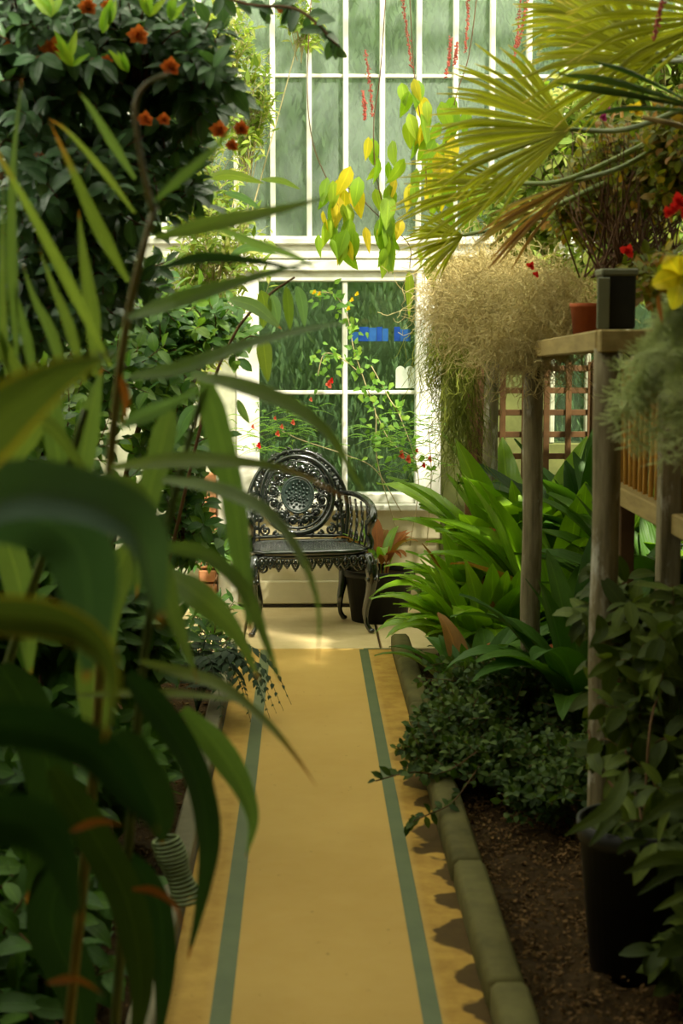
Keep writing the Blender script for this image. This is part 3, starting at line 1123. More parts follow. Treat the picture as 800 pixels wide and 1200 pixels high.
# crest
for s in (-1, 1):
    for j, (cx_, cz_, rr_) in enumerate(((0.05, 0.215, 0.03), (0.115, 0.185, 0.028), (0.175, 0.125, 0.026), (0.213, 0.06, 0.026))):
        x, y, z = bp(s * cx_, cz + cz_)
        spiral(bk, x, z, rr_, 1.2, s, PI / 2, y, 0.0065)
        leafy(bk, x, z, math.atan2(cz_, s * cx_), 0.032, y)
tube(bk, catmull([bp(-.245, .42), bp(-.262, .55), bp(-.25, .67), bp(-.19, .785), bp(-.09, .862), bp(0, .882), bp(.09, .862), bp(.19, .785), bp(.25, .67), bp(.262, .55), bp(.245, .42)], 60), 0.0125, 7)
for s in (-1, 1):
    for (x_, z_, r_) in ((.222, .60, .026), (.228, .665, .024), (.2, .735, .026), (.235, .545, .022), (.155, .80, .022)):
        q = bp(s * x_, z_)
        spiral(bk, q[0], q[2], r_, 1.4, s, 1.0, q[1], .0068)
        leafy(bk, q[0], q[2], PI / 2 + s * .6, r_ * 1.3, q[1])
x, y, z = bp(0, cz + 0.19)
leafy(bk, x, z, PI / 2, 0.05, y)
# openwork between medallion and ring
for i in range(12):
    t = i * 2 * PI / 12 + 0.31
    x, y, z = bp(0.133 * math.cos(t), cz + 0.138 * math.sin(t))
    spiral(bk, x, z, 0.030, 1.3, 1 if i % 2 else -1, t, y, 0.008)
    leafy(bk, x, z, t + 2.0, 0.045, y)
    x, y, z = bp(0.118 * math.cos(t + .31), cz + 0.122 * math.sin(t + .31))
    leafy(bk, x, z, t + .3, 0.055, y)
    leafy(bk, x, z, t - 2.0, 0.05, y)
    for q in range(5):
        g = q * 2 * PI / 5
        ball(bk, (x + .012 * math.cos(g), y - .004, z + .012 * math.sin(g)), 0.0065, 6)
back_o = lp('backrest', bk)
md = MB()
def mp(r_, d_):
    return [(r_ * 0.082 * math.cos(t), 0, r_ * 0.092 * math.sin(t), d_) for t in a]
rows = [(1.0, 0.0), (1.0, .008), (.86, .012), (.8, .006), (.0001, .009)]
V = []
for r_, d_ in rows:
    for (x, _, z, dd) in mp(r_, d_):
        q = bp(x, cz + z)
        V.append((q[0], q[1] - dd, q[2]))
k = len(a)
Q = [(i * k + j, i * k + (j + 1) % k, (i + 1) * k + (j + 1) % k, (i + 1) * k + j) for i in range(4) for j in range(k)]
md.add(V, [q[::-1] for q in Q])
loop(md, [(lambda q: (q[0], q[1] - .008, q[2]))(bp(0.082 * math.cos(t), cz + 0.092 * math.sin(t))) for t in a], 0.0065, 6)
for i in range(34):
    t = i * 2.4
    r_ = 0.062 * math.sqrt((i + .5) / 34)
    q = bp(r_ * math.cos(t), cz + r_ * 1.1 * math.sin(t))
    ball(md, (q[0], q[1] - .01, q[2]), 0.0075, 6, (1, .6, 1))
for i in range(4):
    q = bp(-.03 + .02 * i, cz - .02 + .012 * (i % 2))
    spiral(md, q[0], q[2], 0.018, 1.0, 1, i, q[1] - .012, .004, 4)
lp('medallion', md, 'verdigris', back_o, 'dull relief medallion')
# lower corner panels of scrolls and uprights beside the ring, base rail of the back
sp = MB()
tube(sp, catmull([bp(-0.24, SH + .025), bp(0, SH + .03), bp(0.24, SH + .025)], 10), 0.0095, 6)
for s in (-1, 1):
    tube(sp, catmull([bp(s * .235, SH), bp(s * .232, .52), bp(s * .222, .62), bp(s * .21, .72)], 14), [0.012] * 14, 7)
    tube(sp, catmull([bp(s * .205, SH), bp(s * .206, .50), bp(s * .204, .57)], 8), 0.006, 5)
    for j in range(5):
        q = bp(s * .219, SH + .035 + .042 * j)
        spiral(sp, q[0], q[2], 0.014, 1, s, 0, q[1], .0045, 4)
    for (x_, z_, r_) in ((.17, .475, .032), (.115, .452, .02), (.195, .535, .02), (.07, .447, .013)):
        q = bp(s * x_, z_)
        spiral(sp, q[0], q[2], r_, 1.3, -s, PI / 2, q[1], .006)
        leafy(sp, q[0], q[2], PI / 2 - s * .7, r_ * 1.2, q[1])
lp('back_scrolls', sp, 'iron', back_o)
# arms
for s in (-1, 1):
    am = MB()
    q = bp(s * .222, .66)
    P = [q, (s * .262, .10, .672), (s * .298, -.02, .658), (s * .315, -.13, .628), (s * .312, -.185, .585), (s * .296, -.175, .545),
         (s * .292, -.16, .50), (s * .304, -.165, .455), (s * .296, -.17, .42)]
    C = catmull(P, 34)
    r = np.interp(np.linspace(0, 1, 34), [0, .3, .5, .62, .75, .9, 1], [.013, .018, .023, .025, .016, .018, .020])
    tube(am, C, r, 8)
    for i in range(8, 30, 3):
        for q_ in range(4):
            g = q_ * PI / 2 + i
            ball(am, C[i] + np.array([math.cos(g), .4, math.sin(g)]) * r[i] * .8, 0.0085, 6)
    # side panel: vertical bars and scrolls below the arm
    for f in (.15, .35, .55, .75):
        x0_, y0_ = s * (bw + (fw - bw) * f), dp / 2 - dp * f
        zz = .655 - .02 * f
        tube(am, catmull([(x0_, y0_, SH), (x0_ + .018 * s, y0_ - .012, SH + .12), (x0_ + .012 * s, y0_ + .01, zz)], 8), 0.006, 5)
        for j in range(3):
            a_ = np.linspace(0, 2 * PI, 10, endpoint=False)
            loop(am, [(x0_ + .012 * s, y0_ - .03 + .019 * math.cos(t), SH + .05 + .062 * j + .024 * math.sin(t)) for t in a_], .0048, 5)
    lp('armrest', am)
chair.rotation_euler.z = R(9)

# ------------------------------------------------------------------ pots near the chair and in the right bed
def round_pot(name, loc, r, h, mat, label, taper=.78, group=None, soil=True):
    t = empty(name, loc, label, 'pot', group)
    mb = MB()
    lathe(mb, [(0.001, 0.006), (r * taper * .96, 0.006), (r * taper, 0.0), (r * .955, h * .86), (r, h * .87), (r * 1.02, h * .9), (r * 1.02, h), (r * .95, h), (r * .93, h * .88)], k=40)
    lp('pot_body', mb, mat, t)
    if soil:
        mb = MB()
        lathe(mb, [(r * .935, h * .88), (r * .5, h * .9), (.001, h * .91)], k=24)
        lp('potting_soil', mb, 'soil', t)
    return t

round_pot('plant_pot', (0.385, 8.36, 0), .185, .27, 'black_plastic', 'wide black pot on the pale slabs beside the iron armchair')
round_pot('plant_pot', (0.80, 3.72, -.01), .155, .36, 'black_plastic', 'tall black nursery pot on the bark soil at lower right')
p = G(592, 935)
round_pot('terracotta_pot', (0.63, 5.25, -.01), .10, .15, 'terracotta_dark', 'small dull red pot in shade under the tiny-leaved shrub')
round_pot('terracotta_pot', (0.83, 6.15, -.01), .13, .30, 'terracotta', 'terracotta pot half hidden behind the middle wooden post')

# ------------------------------------------------------------------ wooden staging on the right
stg = empty('plant_staging', (0.85, 5.9, -.02), 'weathered wooden plant staging on three posts along the right bed', 'staging')
def localbox(name, c, s, mat, b=.004, rot=None, label=None):
    mb = MB()
    bbox(mb, c, s, b, rot)
    return part(name, mb, mat, stg, label, smooth=False)
posts = [(576, 7.8, .072, 1.345), (626, 5.8, .073, 1.40), (713, 4.2, .073, 1.455)]
PX = []
for px, Y, w, zt_ in posts:
    x = xw(px, Y)
    PX.append((x, Y))
    mb = MB()
    n = 16
    C = [(x + .002 * math.sin(i * .9 + Y), Y + .002 * math.cos(i * 1.1), -.06 + (zt_ + .06) * i / (n - 1)) for i in range(n)]
    tube(mb, C, [w * .50 + .0007 * math.sin(i * 1.3 + Y) for i in range(n)], 12)
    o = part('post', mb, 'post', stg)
for x, Y in ((1.02, 4.5), (1.55, 4.2), (1.55, 5.8), (1.55, 7.8)):
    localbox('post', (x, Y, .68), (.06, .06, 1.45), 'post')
def beam(name, a, b, w, h, mat='rail'):
    a, b = Vector(a), Vector(b)
    d = (b - a)
    q = d.to_track_quat('Y', 'Z').to_matrix()
    localbox(name, tuple((a + b) / 2), (w, d.length, h), mat, .004, [list(r_) for r_ in q])
beam('rail', (PX[0][0] - .01, 8.0, 1.375), (PX[2][0] - .005, 4.24, 1.475), .045, .055)
beam('rail', (PX[2][0] - .035, 4.15, 1.475), (1.75, 4.15, 1.475), .05, .058)
beam('rail', (1.55, 8.0, 1.42), (1.55, 4.2, 1.44), .045, .055)
for i in range(17):
    y = 4.32 + .22 * i
    f = (y - 4.2) / 3.8
    localbox('shelf_board', (1.235, y, 1.495 - .095 * f), (.86, .16, .02), 'rail', .003)

# lattice behind the posts
lat = empty('wooden_lattice', (1.3, 8.25, 0), 'brown square wooden lattice standing behind the broad green leaves', 'trellis')
YL = 8.25
sp_ = .112
x0_ = xw(560, YL); x1_ = xw(697, YL)
zt_, zb_ = zw(424, YL), .45
x = xw(693, YL)
while x > x0_:
    mb = MB(); bbox(mb, (x, YL, (zt_ + zb_) / 2), (.03, .012, zt_ - zb_), .002)
    part('lattice_slat', mb, 'lattice', lat, smooth=False)
    x -= sp_
z = zw(432, YL)
while z > zb_:
    mb = MB(); bbox(mb, ((x0_ + x1_) / 2, YL + .013, z), (x1_ - x0_, .012, .03), .002)
    part('lattice_slat', mb, 'lattice', lat, smooth=False)
    z -= sp_
for x in (x0_ - .03, x1_ + .02):
    mb = MB(); bbox(mb, (x, YL, zt_ / 2), (.06, .05, zt_ + .02), .004)
    part('lattice_post', mb, 'lattice', lat, smooth=False)

# bamboo screen under the staging
scr = empty('bamboo_screen', (1.06, 4.4, .97), 'low screen of thin bamboo canes tinted as orange-lit on a wooden rail beneath the staging', 'screen')
for i in range(26):
    y = 5.5 - .083 * i
    h = .40 + .01 * math.sin(i * 4.1)
    mb = MB()
    tube(mb, [(1.06 + .003 * math.sin(i * 7), y, .99), (1.06 + .003 * math.sin(i * 3), y + .002, .99 + h / 2), (1.06, y, .99 + h)], .0085, 7)
    part('bamboo_cane', mb, 'reed', scr)
mb = MB(); bbox(mb, (1.045, 4.42, .965), (.05, 2.3, .06), .004)
part('rail', mb, 'rail', scr, smooth=False)
for z in (1.08, 1.27):
    mb = MB(); bbox(mb, (1.08, 4.42, z), (.02, 2.2, .02), .002)
    part('batten', mb, 'lattice', scr, smooth=False)
for y in (3.4, 5.45):
    mb = MB(); bbox(mb, (1.09, y, .48), (.05, .05, 1.0), .004)
    part('screen_post', mb, 'lattice', scr, smooth=False)


# ------------------------------------------------------------------ foreground ginger plants on the left
def gl(root, pts, w, mat, tw=0.0, prof='strap', fold=.18, m=6, n=22, wave=.0, name='leaf'):
    "long leaf through pixel points with depths; w = apparent width in pixels, tw = turn about its own length"
    P = [W(*q) for q in pts]
    C = catmull(P, n)
    T, A, B = frames(C)
    Ym = C[:, 1]
    V = C - np.array(CAM)
    V /= np.linalg.norm(V, axis=1)[:, None]
    S = np.cross(T, V)
    S /= np.linalg.norm(S, axis=1)[:, None] + 1e-9
    t = np.linspace(0, 1, n)
    ang = R(tw) + .35 * np.sin(t * 2.6 + len(pts))
    Nn = np.cross(S, T)
    S2 = S * np.cos(ang)[:, None] + Nn * np.sin(ang)[:, None]
    N2 = np.cross(S2, T)
    N2 *= np.sign(N2[:, 2].sum() + 1e-6)
    hw = .72 * w / 2 * np.mean(Ym) / F / max(math.cos(R(tw)), .3)
    mb = MB()
    sheet(mb, C, S2 * hw, N2, prof, m, fold, wave, len(pts))
    return part(name, mb, mat, root)


def cane(root, pts, r, mat='cane', name='stem'):
    C = catmull([W(*q) if len(q) == 3 and q[2] > .5 else q for q in pts], 18)
    mb = MB()
    tube(mb, C, np.linspace(r, r * .55, 18), 8)
    return part(name, mb, mat, root)


# nearest plant: enormous blurred blades at the left edge
ga = empty('ginger_plant', (-.62, 1.55, -.02), 'nearest ginger plant, huge blurred blue-green and yellow-edged blades at the left edge', 'plant', )
cane(ga, [(-300, 1900, 1.5), (-160, 1000, 1.5), (-100, 600, 1.5)], .013, 'stem')
gl(ga, [(-120, 640, 1.35), (-30, 520, 1.3), (60, 445, 1.28), (138, 412, 1.3)], 105, 'ginger_edge', 15, 'blade', .35, wave=.05)
gl(ga, [(-110, 640, 1.45), (0, 585, 1.4), (95, 590, 1.38), (160, 625, 1.38), (178, 680, 1.4), (188, 735, 1.42)], 108, 'ginger_blue', 30, 'strap', .3, 8)
gl(ga, [(-90, 600, 1.5), (20, 600, 1.5), (90, 640, 1.48), (105, 730, 1.47), (100, 800, 1.46)], 110, 'ginger_blue', 0, 'strap', .2, 8)
gl(ga, [(-110, 735, 1.38), (0, 722, 1.35), (90, 740, 1.33), (130, 790, 1.33), (122, 868, 1.33)], 66, 'ginger_edge', 15, 'blade', .35)
gl(ga, [(-100, 1000, 1.3), (0, 960, 1.3), (60, 985, 1.3), (95, 1080, 1.3)], 90, 'ginger_dark', 10, 'strap', .3)
gl(ga, [(-100, 860, 1.4), (20, 850, 1.4), (110, 880, 1.4), (160, 940, 1.4), (185, 975, 1.4)], 75, 'ginger_dark', 10, 'strap', .3)

# main plant: the long arching leaves that cross the window and the chair
gb = empty('ginger_plant', (-.40, 2.35, -.02), 'central foreground ginger plant whose narrow leaves arch across the window and chair', 'plant')
B = 2.35
cane(gb, [(60, 1400, 2.5), (110, 900, 2.42), (128, 560, 2.38), (150, 370, 2.36), (182, 240, 2.35)], .0085, 'cane')
cane(gb, [(120, 1400, 2.55), (150, 1000, 2.45), (170, 760, 2.4), (200, 600, 2.38), (240, 450, 2.36)], .008, 'stem')
cane(gb, [(180, 250, B), (168, 200, B), (158, 130, B), (170, 100, B), (198, 86, B)], .0045, 'cane')
LB = [
 ([(182, 235, B), (215, 205, B - .05), (250, 175, B - .1), (277, 145, B - .12)], 15, 'ginger', 20, 'blade'),
 ([(180, 280, B), (250, 262, B), (330, 245, B + .1), (388, 230, B + .15)], 22, 'ginger', 35, 'blade'),
 ([(250, 265, B + .3), (300, 285, B + .35), (345, 300, B + .4), (375, 318, B + .45)], 14, 'greyleaf', 25, 'blade'),
 ([(150, 372, B), (215, 350, B - .05), (300, 325, B), (392, 300, B + .05)], 21, 'ginger', 45, 'blade'),
 ([(185, 315, B + .1), (240, 302, B + .1), (310, 308, B + .15), (370, 322, B + .2)], 15, 'ginger_dark', 40, 'blade'),
 ([(150, 442, B), (210, 432, B - .03), (290, 404, B), (370, 384, B + .05), (435, 376, B + .1)], 21, 'ginger', 45, 'blade'),
 ([(225, 440, B), (275, 450, B - .05), (340, 475, B - .08), (385, 510, B - .1), (415, 560, B - .1), (434, 592, B - .1)], 30, 'ginger', 25, 'blade'),
 ([(130, 548, B), (200, 540, B - .05), (280, 542, B - .1), (350, 556, B - .1), (432, 600, B - .1)], 24, 'ginger_brown', 35, 'blade'),
 ([(190, 562, B), (250, 572, B - .05), (310, 600, B - .1), (350, 650, B - .12), (372, 710, B - .12), (372, 782, B - .1)], 28, 'ginger', 35, 'blade'),
 ([(238, 440, B), (255, 500, B + .02), (272, 570, B + .04), (282, 640, B + .05), (290, 700, B + .05), (294, 745, B + .05)], 44, 'ginger', 12, 'strap'),
 ([(185, 640, B), (240, 650, B), (285, 690, B - .02), (310, 750, B - .03), (330, 805, B - .03)], 24, 'ginger', 25, 'strap'),
 ([(120, 560, B - .1), (150, 585, B - .12), (178, 650, B - .14), (208, 735, B - .15), (232, 800, B - .15)], 62, 'ginger', 20, 'blade'),
 ([(195, 670, B + .05), (235, 700, B), (275, 740, B), (305, 800, B)], 46, 'ginger', 15, 'blade'),
 ([(165, 775, B), (210, 788, B), (260, 805, B - .02), (310, 845, B - .05), (345, 885, B - .06), (371, 922, B - .06)], 24, 'ginger_brown', 25, 'blade'),
 ([(90, 815, B), (160, 812, B), (230, 815, B), (290, 825, B - .03), (315, 845, B - .04)], 13, 'ginger_brown', 40, 'blade'),
 ([(215, 830, B), (250, 870, B), (280, 915, B), (296, 960, B), (288, 1005, B)], 46, 'ginger', 10, 'blade'),
 ([(140, 500, B - .1), (190, 478, B - .1), (245, 452, B - .1)], 24, 'greyleaf', 25, 'blade'),
 ([(150, 790, B - .1), (190, 840, B - .1), (226, 900, B - .1), (243, 975, B - .1), (238, 1040, B - .1), (220, 1125, B - .1)], 50, 'ginger_dark', 15, 'strap'),
 ([(135, 860, B - .15), (160, 900, B - .15), (185, 950, B - .15), (190, 990, B - .15)], 70, 'ginger_dark', 15, 'strap'),
 ([(60, 900, B), (110, 980, B), (150, 1060, B), (165, 1160, B), (150, 1250, B)], 60, 'ginger_dark', 10, 'strap'),
 ([(150, 1000, B + .1), (185, 1060, B + .1), (192, 1140, B + .1), (185, 1230, B + .1)], 42, 'ginger_dark', 10, 'strap'),
 ([(0, 560, B + .2), (30, 520, B + .2), (60, 500, B + .2), (130, 600, B + .2)], 30, 'ginger', 10, 'strap'),
 ([(150, 640, B + .2), (120, 720, B + .2), (110, 820, B + .2), (120, 900, B + .2)], 60, 'ginger', 10, 'strap'),
 ([(80, 1000, B + .3), (60, 1080, B + .3), (90, 1160, B + .3), (100, 1260, B + .3)], 80, 'ginger_dark', 10, 'strap'),
 ([(0, 780, B + .3), (40, 850, B + .3), (60, 940, B + .3), (30, 1060, B + .3)], 80, 'ginger_dark', 10, 'strap'),
 ([(200, 480, B + .2), (185, 540, B + .2), (165, 620, B + .2), (160, 700, B + .2)], 40, 'ginger', 10, 'strap'),
]
for a_ in LB:
    gl(gb, a_[0], a_[1], a_[2], a_[3], a_[4])
for pts, w in (([(55, 1152, 1.9), (90, 1148, 1.9), (122, 1166, 1.9)], 14), ([(80, 975, 2.0), (115, 963, 2.0), (145, 968, 2.0)], 14),
               ([(155, 1042, 2.1), (180, 1044, 2.1), (205, 1062, 2.1), (216, 1095, 2.1)], 13), ([(140, 440, 2.2), (148, 470, 2.2), (143, 500, 2.2)], 14)):
    gl(gb, pts, w, 'dead', 20, 'blade', name='dead_leaf')

# upright plant behind with stiff erect blades
gc = empty('ginger_plant', (-.62, 2.75, -.02), 'upright ginger plant at left whose stiff erect blades cross the dark camellia', 'plant')
CY = 2.7
cane(gc, [(-60, 1300, CY), (-20, 900, CY), (60, 620, CY), (100, 480, CY)], .010, 'stem')
for a_ in [
 ([(130, 430, CY), (90, 350, CY - .1), (45, 265, CY - .15), (0, 185, CY - .2), (-20, 150, CY - .2)], 18, 'ginger_brown', 20, 'blade'),
 ([(150, 330, CY), (115, 265, CY), (85, 200, CY), (58, 142, CY)], 20, 'ginger_brown', 20, 'blade'),
 ([(158, 250, CY + .1), (120, 200, CY + .1), (80, 155, CY + .1), (55, 138, CY + .1)], 9, 'ginger_brown', 45, 'blade'),
 ([(158, 210, CY + .1), (130, 165, CY + .1), (105, 125, CY + .1), (92, 108, CY + .1)], 13, 'ginger', 35, 'blade'),
 ([(112, 440, CY), (108, 370, CY), (98, 300, CY), (92, 245, CY)], 24, 'ginger', 15, 'blade'),
 ([(78, 450, CY), (60, 390, CY), (40, 350, CY), (26, 308, CY)], 17, 'ginger', 25, 'blade'),
 ([(100, 450, CY), (80, 380, CY), (62, 335, CY), (46, 292, CY)], 16, 'ginger', 25, 'blade'),
 ([(40, 450, CY), (32, 400, CY), (22, 360, CY), (16, 330, CY)], 15, 'ginger', 25, 'blade'),
 ([(20, 420, CY), (14, 300, CY), (16, 190, CY), (26, 88, CY)], 15, 'ginger', 35, 'blade'),
 ([(8, 440, CY), (4, 380, CY), (3, 300, CY), (4, 210, CY)], 12, 'ginger', 35, 'blade'),
 ([(100, 620, CY), (95, 560, CY), (105, 490, CY), (120, 430, CY)], 40, 'ginger', 10, 'strap'),
 ([(60, 640, CY), (70, 560, CY), (62, 480, CY), (72, 420, CY)], 36, 'ginger', 10, 'strap'),
 ([(-10, 380, CY), (10, 420, CY), (30, 450, CY), (60, 470, CY)], 24, 'ginger', 30, 'blade'),
 ([(-20, 560, CY), (10, 640, CY), (30, 720, CY), (35, 800, CY)], 50, 'ginger', 10, 'strap'),
]:
    gl(gc, a_[0], a_[1], a_[2], a_[3], a_[4])


# ------------------------------------------------------------------ shrubs
def shrub(root, base, blobs, nbr, per, tm, mat, size, indiv=300, twig='twig', tr=.006, hang=-.2, seed=0, face=.0, tkw=None, trunk=.02, tops=None, lift=.5):
    "branches run from the base into the blobs; leaves sit along their outer part"
    rg = np.random.default_rng(seed)
    base = np.array(base, float)
    tw_ = MB()
    mats = []
    vol = np.array([b[1][0] * b[1][1] * b[1][2] for b in blobs]) ** .67
    cnt = np.maximum(1, (nbr * vol / vol.sum()).astype(int))
    for (c, r), nb in zip(blobs, cnt):
        c, r = np.array(c, float), np.array(r, float)
        if trunk:
            mid = (base + c) / 2 + rg.normal(0, .06, 3)
            tube(tw_, catmull([base, mid, c - [0, 0, r[2] * .3]], 12), np.linspace(trunk, trunk * .5, 12), 7)
        for _ in range(nb):
            d = rg.normal(size=3)
            d /= np.linalg.norm(d)
            e = c + d * r * rg.uniform(.45, 1.0)
            s = c + d * r * .1 - [0, 0, r[2] * lift * rg.uniform(.2, 1)]
            mid = (s + e) / 2 + rg.normal(0, .12, 3) * r + [0, 0, r[2] * .12]
            C = catmull([s, mid, e], 9)
            tube(tw_, C, np.linspace(tr, tr * .3, 9), 4, caps=False)
            T, A, Bn = frames(C)
            for k in range(per):
                f = .25 + .75 * (k + rg.uniform(0, .8)) / per
                x = min(f * 8, 7.999)
                i = int(x)
                p = C[i] + (C[i + 1] - C[i]) * (x - i)
                a = k * 2.4 + rg.uniform(-.4, .4)
                side = A[i] * math.cos(a) + Bn[i] * math.sin(a)
                dd = T[i] * .5 + side * .9 + [0, 0, hang] + rg.normal(0, .15, 3)
                up = np.array([0, 0, 1.0]) + rg.normal(0, .35, 3) + np.array([0, -face, 0])
                mats.append(orient(p, dd, up, rg.uniform(*size))[0])
    mats = np.array(mats)
    rr = np.random.default_rng(seed + 5)
    order = np.argsort(mats[:, 1, 3] + rr.uniform(0, .25, len(mats)))
    mats = mats[order]
    tmb = [leaf_tmpl(**{**(tkw or {}), 'bend': b_}) for b_ in (.2, .6, 1.0)]
    mesh = [t.mesh('leaf', mat) for t in tmb]
    for i, mt in enumerate(mats[:indiv]):
        put('leaf', mesh[i % 3], mt, root)
    if len(mats) > indiv:
        rest = mats[indiv:]
        mb = MB()
        for j in range(3):
            scatter_mb(mb, tmb[j], rest[j::3])
        part('foliage', mb, mat, root, kind='stuff')
    part('branches', tw_, twig, root, kind='stuff')
    return mats


def blob(px, py, Y, rx, ry, rz):
    "centre at pixel+depth, radii in pixels across / metres deep / pixels tall"
    c = W(px, py, Y)
    return ((c.x, c.y, c.z), (rx * Y / F, ry, rz * Y / F))


# glossy camellia with orange flowers, upper left
cam_t = empty('camellia_bush', (-.95, 4.6, -.02), 'tall dark glossy-leaved bush with fading orange flowers at upper left', 'shrub')
cb = [blob(40, 60, 4.4, 130, .5, 110), blob(160, 60, 4.6, 110, .45, 95), blob(90, 210, 4.5, 130, .5, 110), blob(40, 330, 4.6, 120, .5, 100), blob(235, 90, 4.5, 60, .3, 75), blob(180, 190, 4.7, 80, .35, 80), blob(120, 320, 4.8, 80, .3, 90)]
cm = shrub(cam_t, (-.95, 4.6, -.02), cb, 640, 12, None, 'camellia', (.05, .08), 300, 'twig', .005, -.15, 11, .9, dict(prof='oval', w=.5, n=4, m=2, fold=.3), 0)
mb = MB()
tube(mb, catmull([(-1.05, 5.0, -.02), (-1.0, 4.95, 1.0), (-.85, 4.8, 2.2)], 14), np.linspace(.035, .02, 14), 8)
part('trunk', mb, 'twig', cam_t)


def ruffled(mb, c, r, n=14, rg=rng, face=(0, -1, .2)):
    "a flower: rings of cupped petals around its centre"
    tm = leaf_tmpl('oval', .75, 3, 2, .35, -.5)
    f = np.array(face, float); f /= np.linalg.norm(f)
    a_ = np.cross(f, [0, 0, 1]); a_ /= np.linalg.norm(a_)
    b_ = np.cross(a_, f)
    ms = []
    for i in range(n):
        t = i * 2.399
        lean = .15 + .9 * i / n
        d = (a_ * math.cos(t) + b_ * math.sin(t)) * lean + f * (1.15 - lean)
        ms.append(orient(c, d, f + rg.normal(0, .1, 3), r * (.6 + .5 * i / n))[0])
    scatter_mb(mb, tm, np.array(ms))


for (px, py, r_, Y) in ((60, 55, .045, 4.05), (48, 50, .03, 4.1), (72, 58, .03, 4.0), (160, 38, .04, 4.1), (100, 4, .035, 4.1), (198, 75, .035, 4.0), (125, 3, .03, 4.1),
                        (332, 5, .03, 4.2), (373, 27, .022, 4.2), (168, 137, .03, 3.95), (190, 137, .025, 4.0), (282, 148, .03, 4.1), (256, 150, .035, 4.1), (271, 168, .025, 4.1), (122, 68, .025, 4.1), (8, 50, .025, 4.1), (42, 180, .02, 4.1)):
    mb = MB()
    ruffled(mb, np.array(W(px, py, Y)) + [0, .06, 0], r_ * .8, 22)
    part('flower', mb, 'orange', cam_t)
mb = MB()
tips = []
for (px, py) in ((120, 40), (85, 78), (175, 20), (128, 30), (82, 70), (200, 25), (60, 20), (150, 85)):
    c = np.array(W(px, py, 4.0))
    for j in range(4):
        dirn = np.array([rng.normal(0, .5), rng.normal(0, .3), 1.0])
        tips.append(orient(c, dirn, [0, -1, .3], rng.uniform(.05, .08))[0])
ym = leaf_tmpl('lance', .3, 4, 2, .3, .3).mesh('leaf', 'young')
for t_ in tips:
    put('leaf', ym, t_, cam_t)
# spray of the same bush reaching over the window at the very top
sp_tw = MB()
C = catmull([W(215, -20, 4.3), W(290, 5, 4.2), (W(350, 12, 4.15)), W(398, 55, 4.1)], 16)
tube(sp_tw, C, .004, 5)
part('branch', sp_tw, 'twig', cam_t)
cmesh = leaf_tmpl('oval', .5, 4, 2, .3, .6).mesh('leaf', 'camellia')
for i in range(26):
    p_ = C[min(15, int(3 + i * .5))]
    put('leaf', cmesh, orient(p_, [rng.normal(.2, .5), rng.normal(0, .4), rng.normal(-.5, .4)], [rng.normal(0, .3), -1, .6], rng.uniform(.045, .065))[0], cam_t)

# airy sunlit shrub against the upper window
ar = empty('airy_shrub', (-.75, 7.9, -.02), 'airy yellow-green shrub with fine sunlit leaves against the left window bars', 'shrub')
shrub(ar, (-.75, 7.9, -.02), [blob(250, 60, 7.9, 70, .3, 80), blob(225, 200, 7.7, 75, .35, 90), blob(290, 130, 8.1, 45, .2, 90), blob(250, 300, 7.6, 75, .3, 80), blob(215, 400, 7.5, 70, .3, 70), blob(350, 30, 8.2, 30, .15, 50)],
      470, 12, None, 'airy', (.035, .075), 300, 'grey_twig', .0025, .1, 23, .5, dict(prof='lance', w=.38, n=3, m=2, fold=.2), .005, lift=.9)
# mid green shrub
ms_ = empty('leafy_shrub', (-.85, 6.2, -.02), 'mid-green leafy shrub between the camellia and the window frame', 'shrub')
shrub(ms_, (-.85, 6.2, -.02), [blob(185, 390, 6.3, 80, .4, 90), blob(245, 380, 6.4, 60, .3, 60), blob(200, 520, 6.2, 75, .4, 90), blob(120, 430, 6.0, 90, .4, 90), blob(215, 620, 6.2, 50, .3, 60), blob(60, 560, 5.6, 120, .4, 120), blob(20, 440, 5.4, 90, .3, 80)],
      330, 12, None, 'midleaf', (.05, .09), 300, 'twig', .004, -.1, 31, .8, dict(prof='oval', w=.5, n=4, m=2, fold=.3), .018)
# darker undergrowth shrub at lower left
us = empty('undergrowth_shrub', (-.75, 4.4, -.02), 'dark low shrub filling the bed behind the foreground leaves', 'shrub')
shrub(us, (-.75, 4.4, -.02), [blob(40, 700, 4.6, 150, .5, 110), blob(150, 740, 4.9, 70, .4, 100), blob(30, 900, 4.2, 150, .5, 120), blob(150, 900, 4.6, 50, .3, 70), blob(10, 1080, 3.7, 160, .5, 130)],
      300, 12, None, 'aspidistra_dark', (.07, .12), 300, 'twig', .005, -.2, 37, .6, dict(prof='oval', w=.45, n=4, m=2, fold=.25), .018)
# seedling beside the pier
sd = empty('slender_plant', (-.55, 7.3, -.02), 'slender arching plant by the white pier left of the chair', 'plant')
shrub(sd, (-.55, 7.3, -.02), [blob(225, 640, 7.2, 40, .2, 45), blob(262, 640, 7.4, 25, .15, 30), blob(250, 740, 7.0, 40, .3, 50)], 60, 9, None, 'midleaf', (.05, .09), 300, 'twig', .003, 0, 41, .5, dict(prof='lance', w=.3, n=4, m=2, fold=.25), .006)

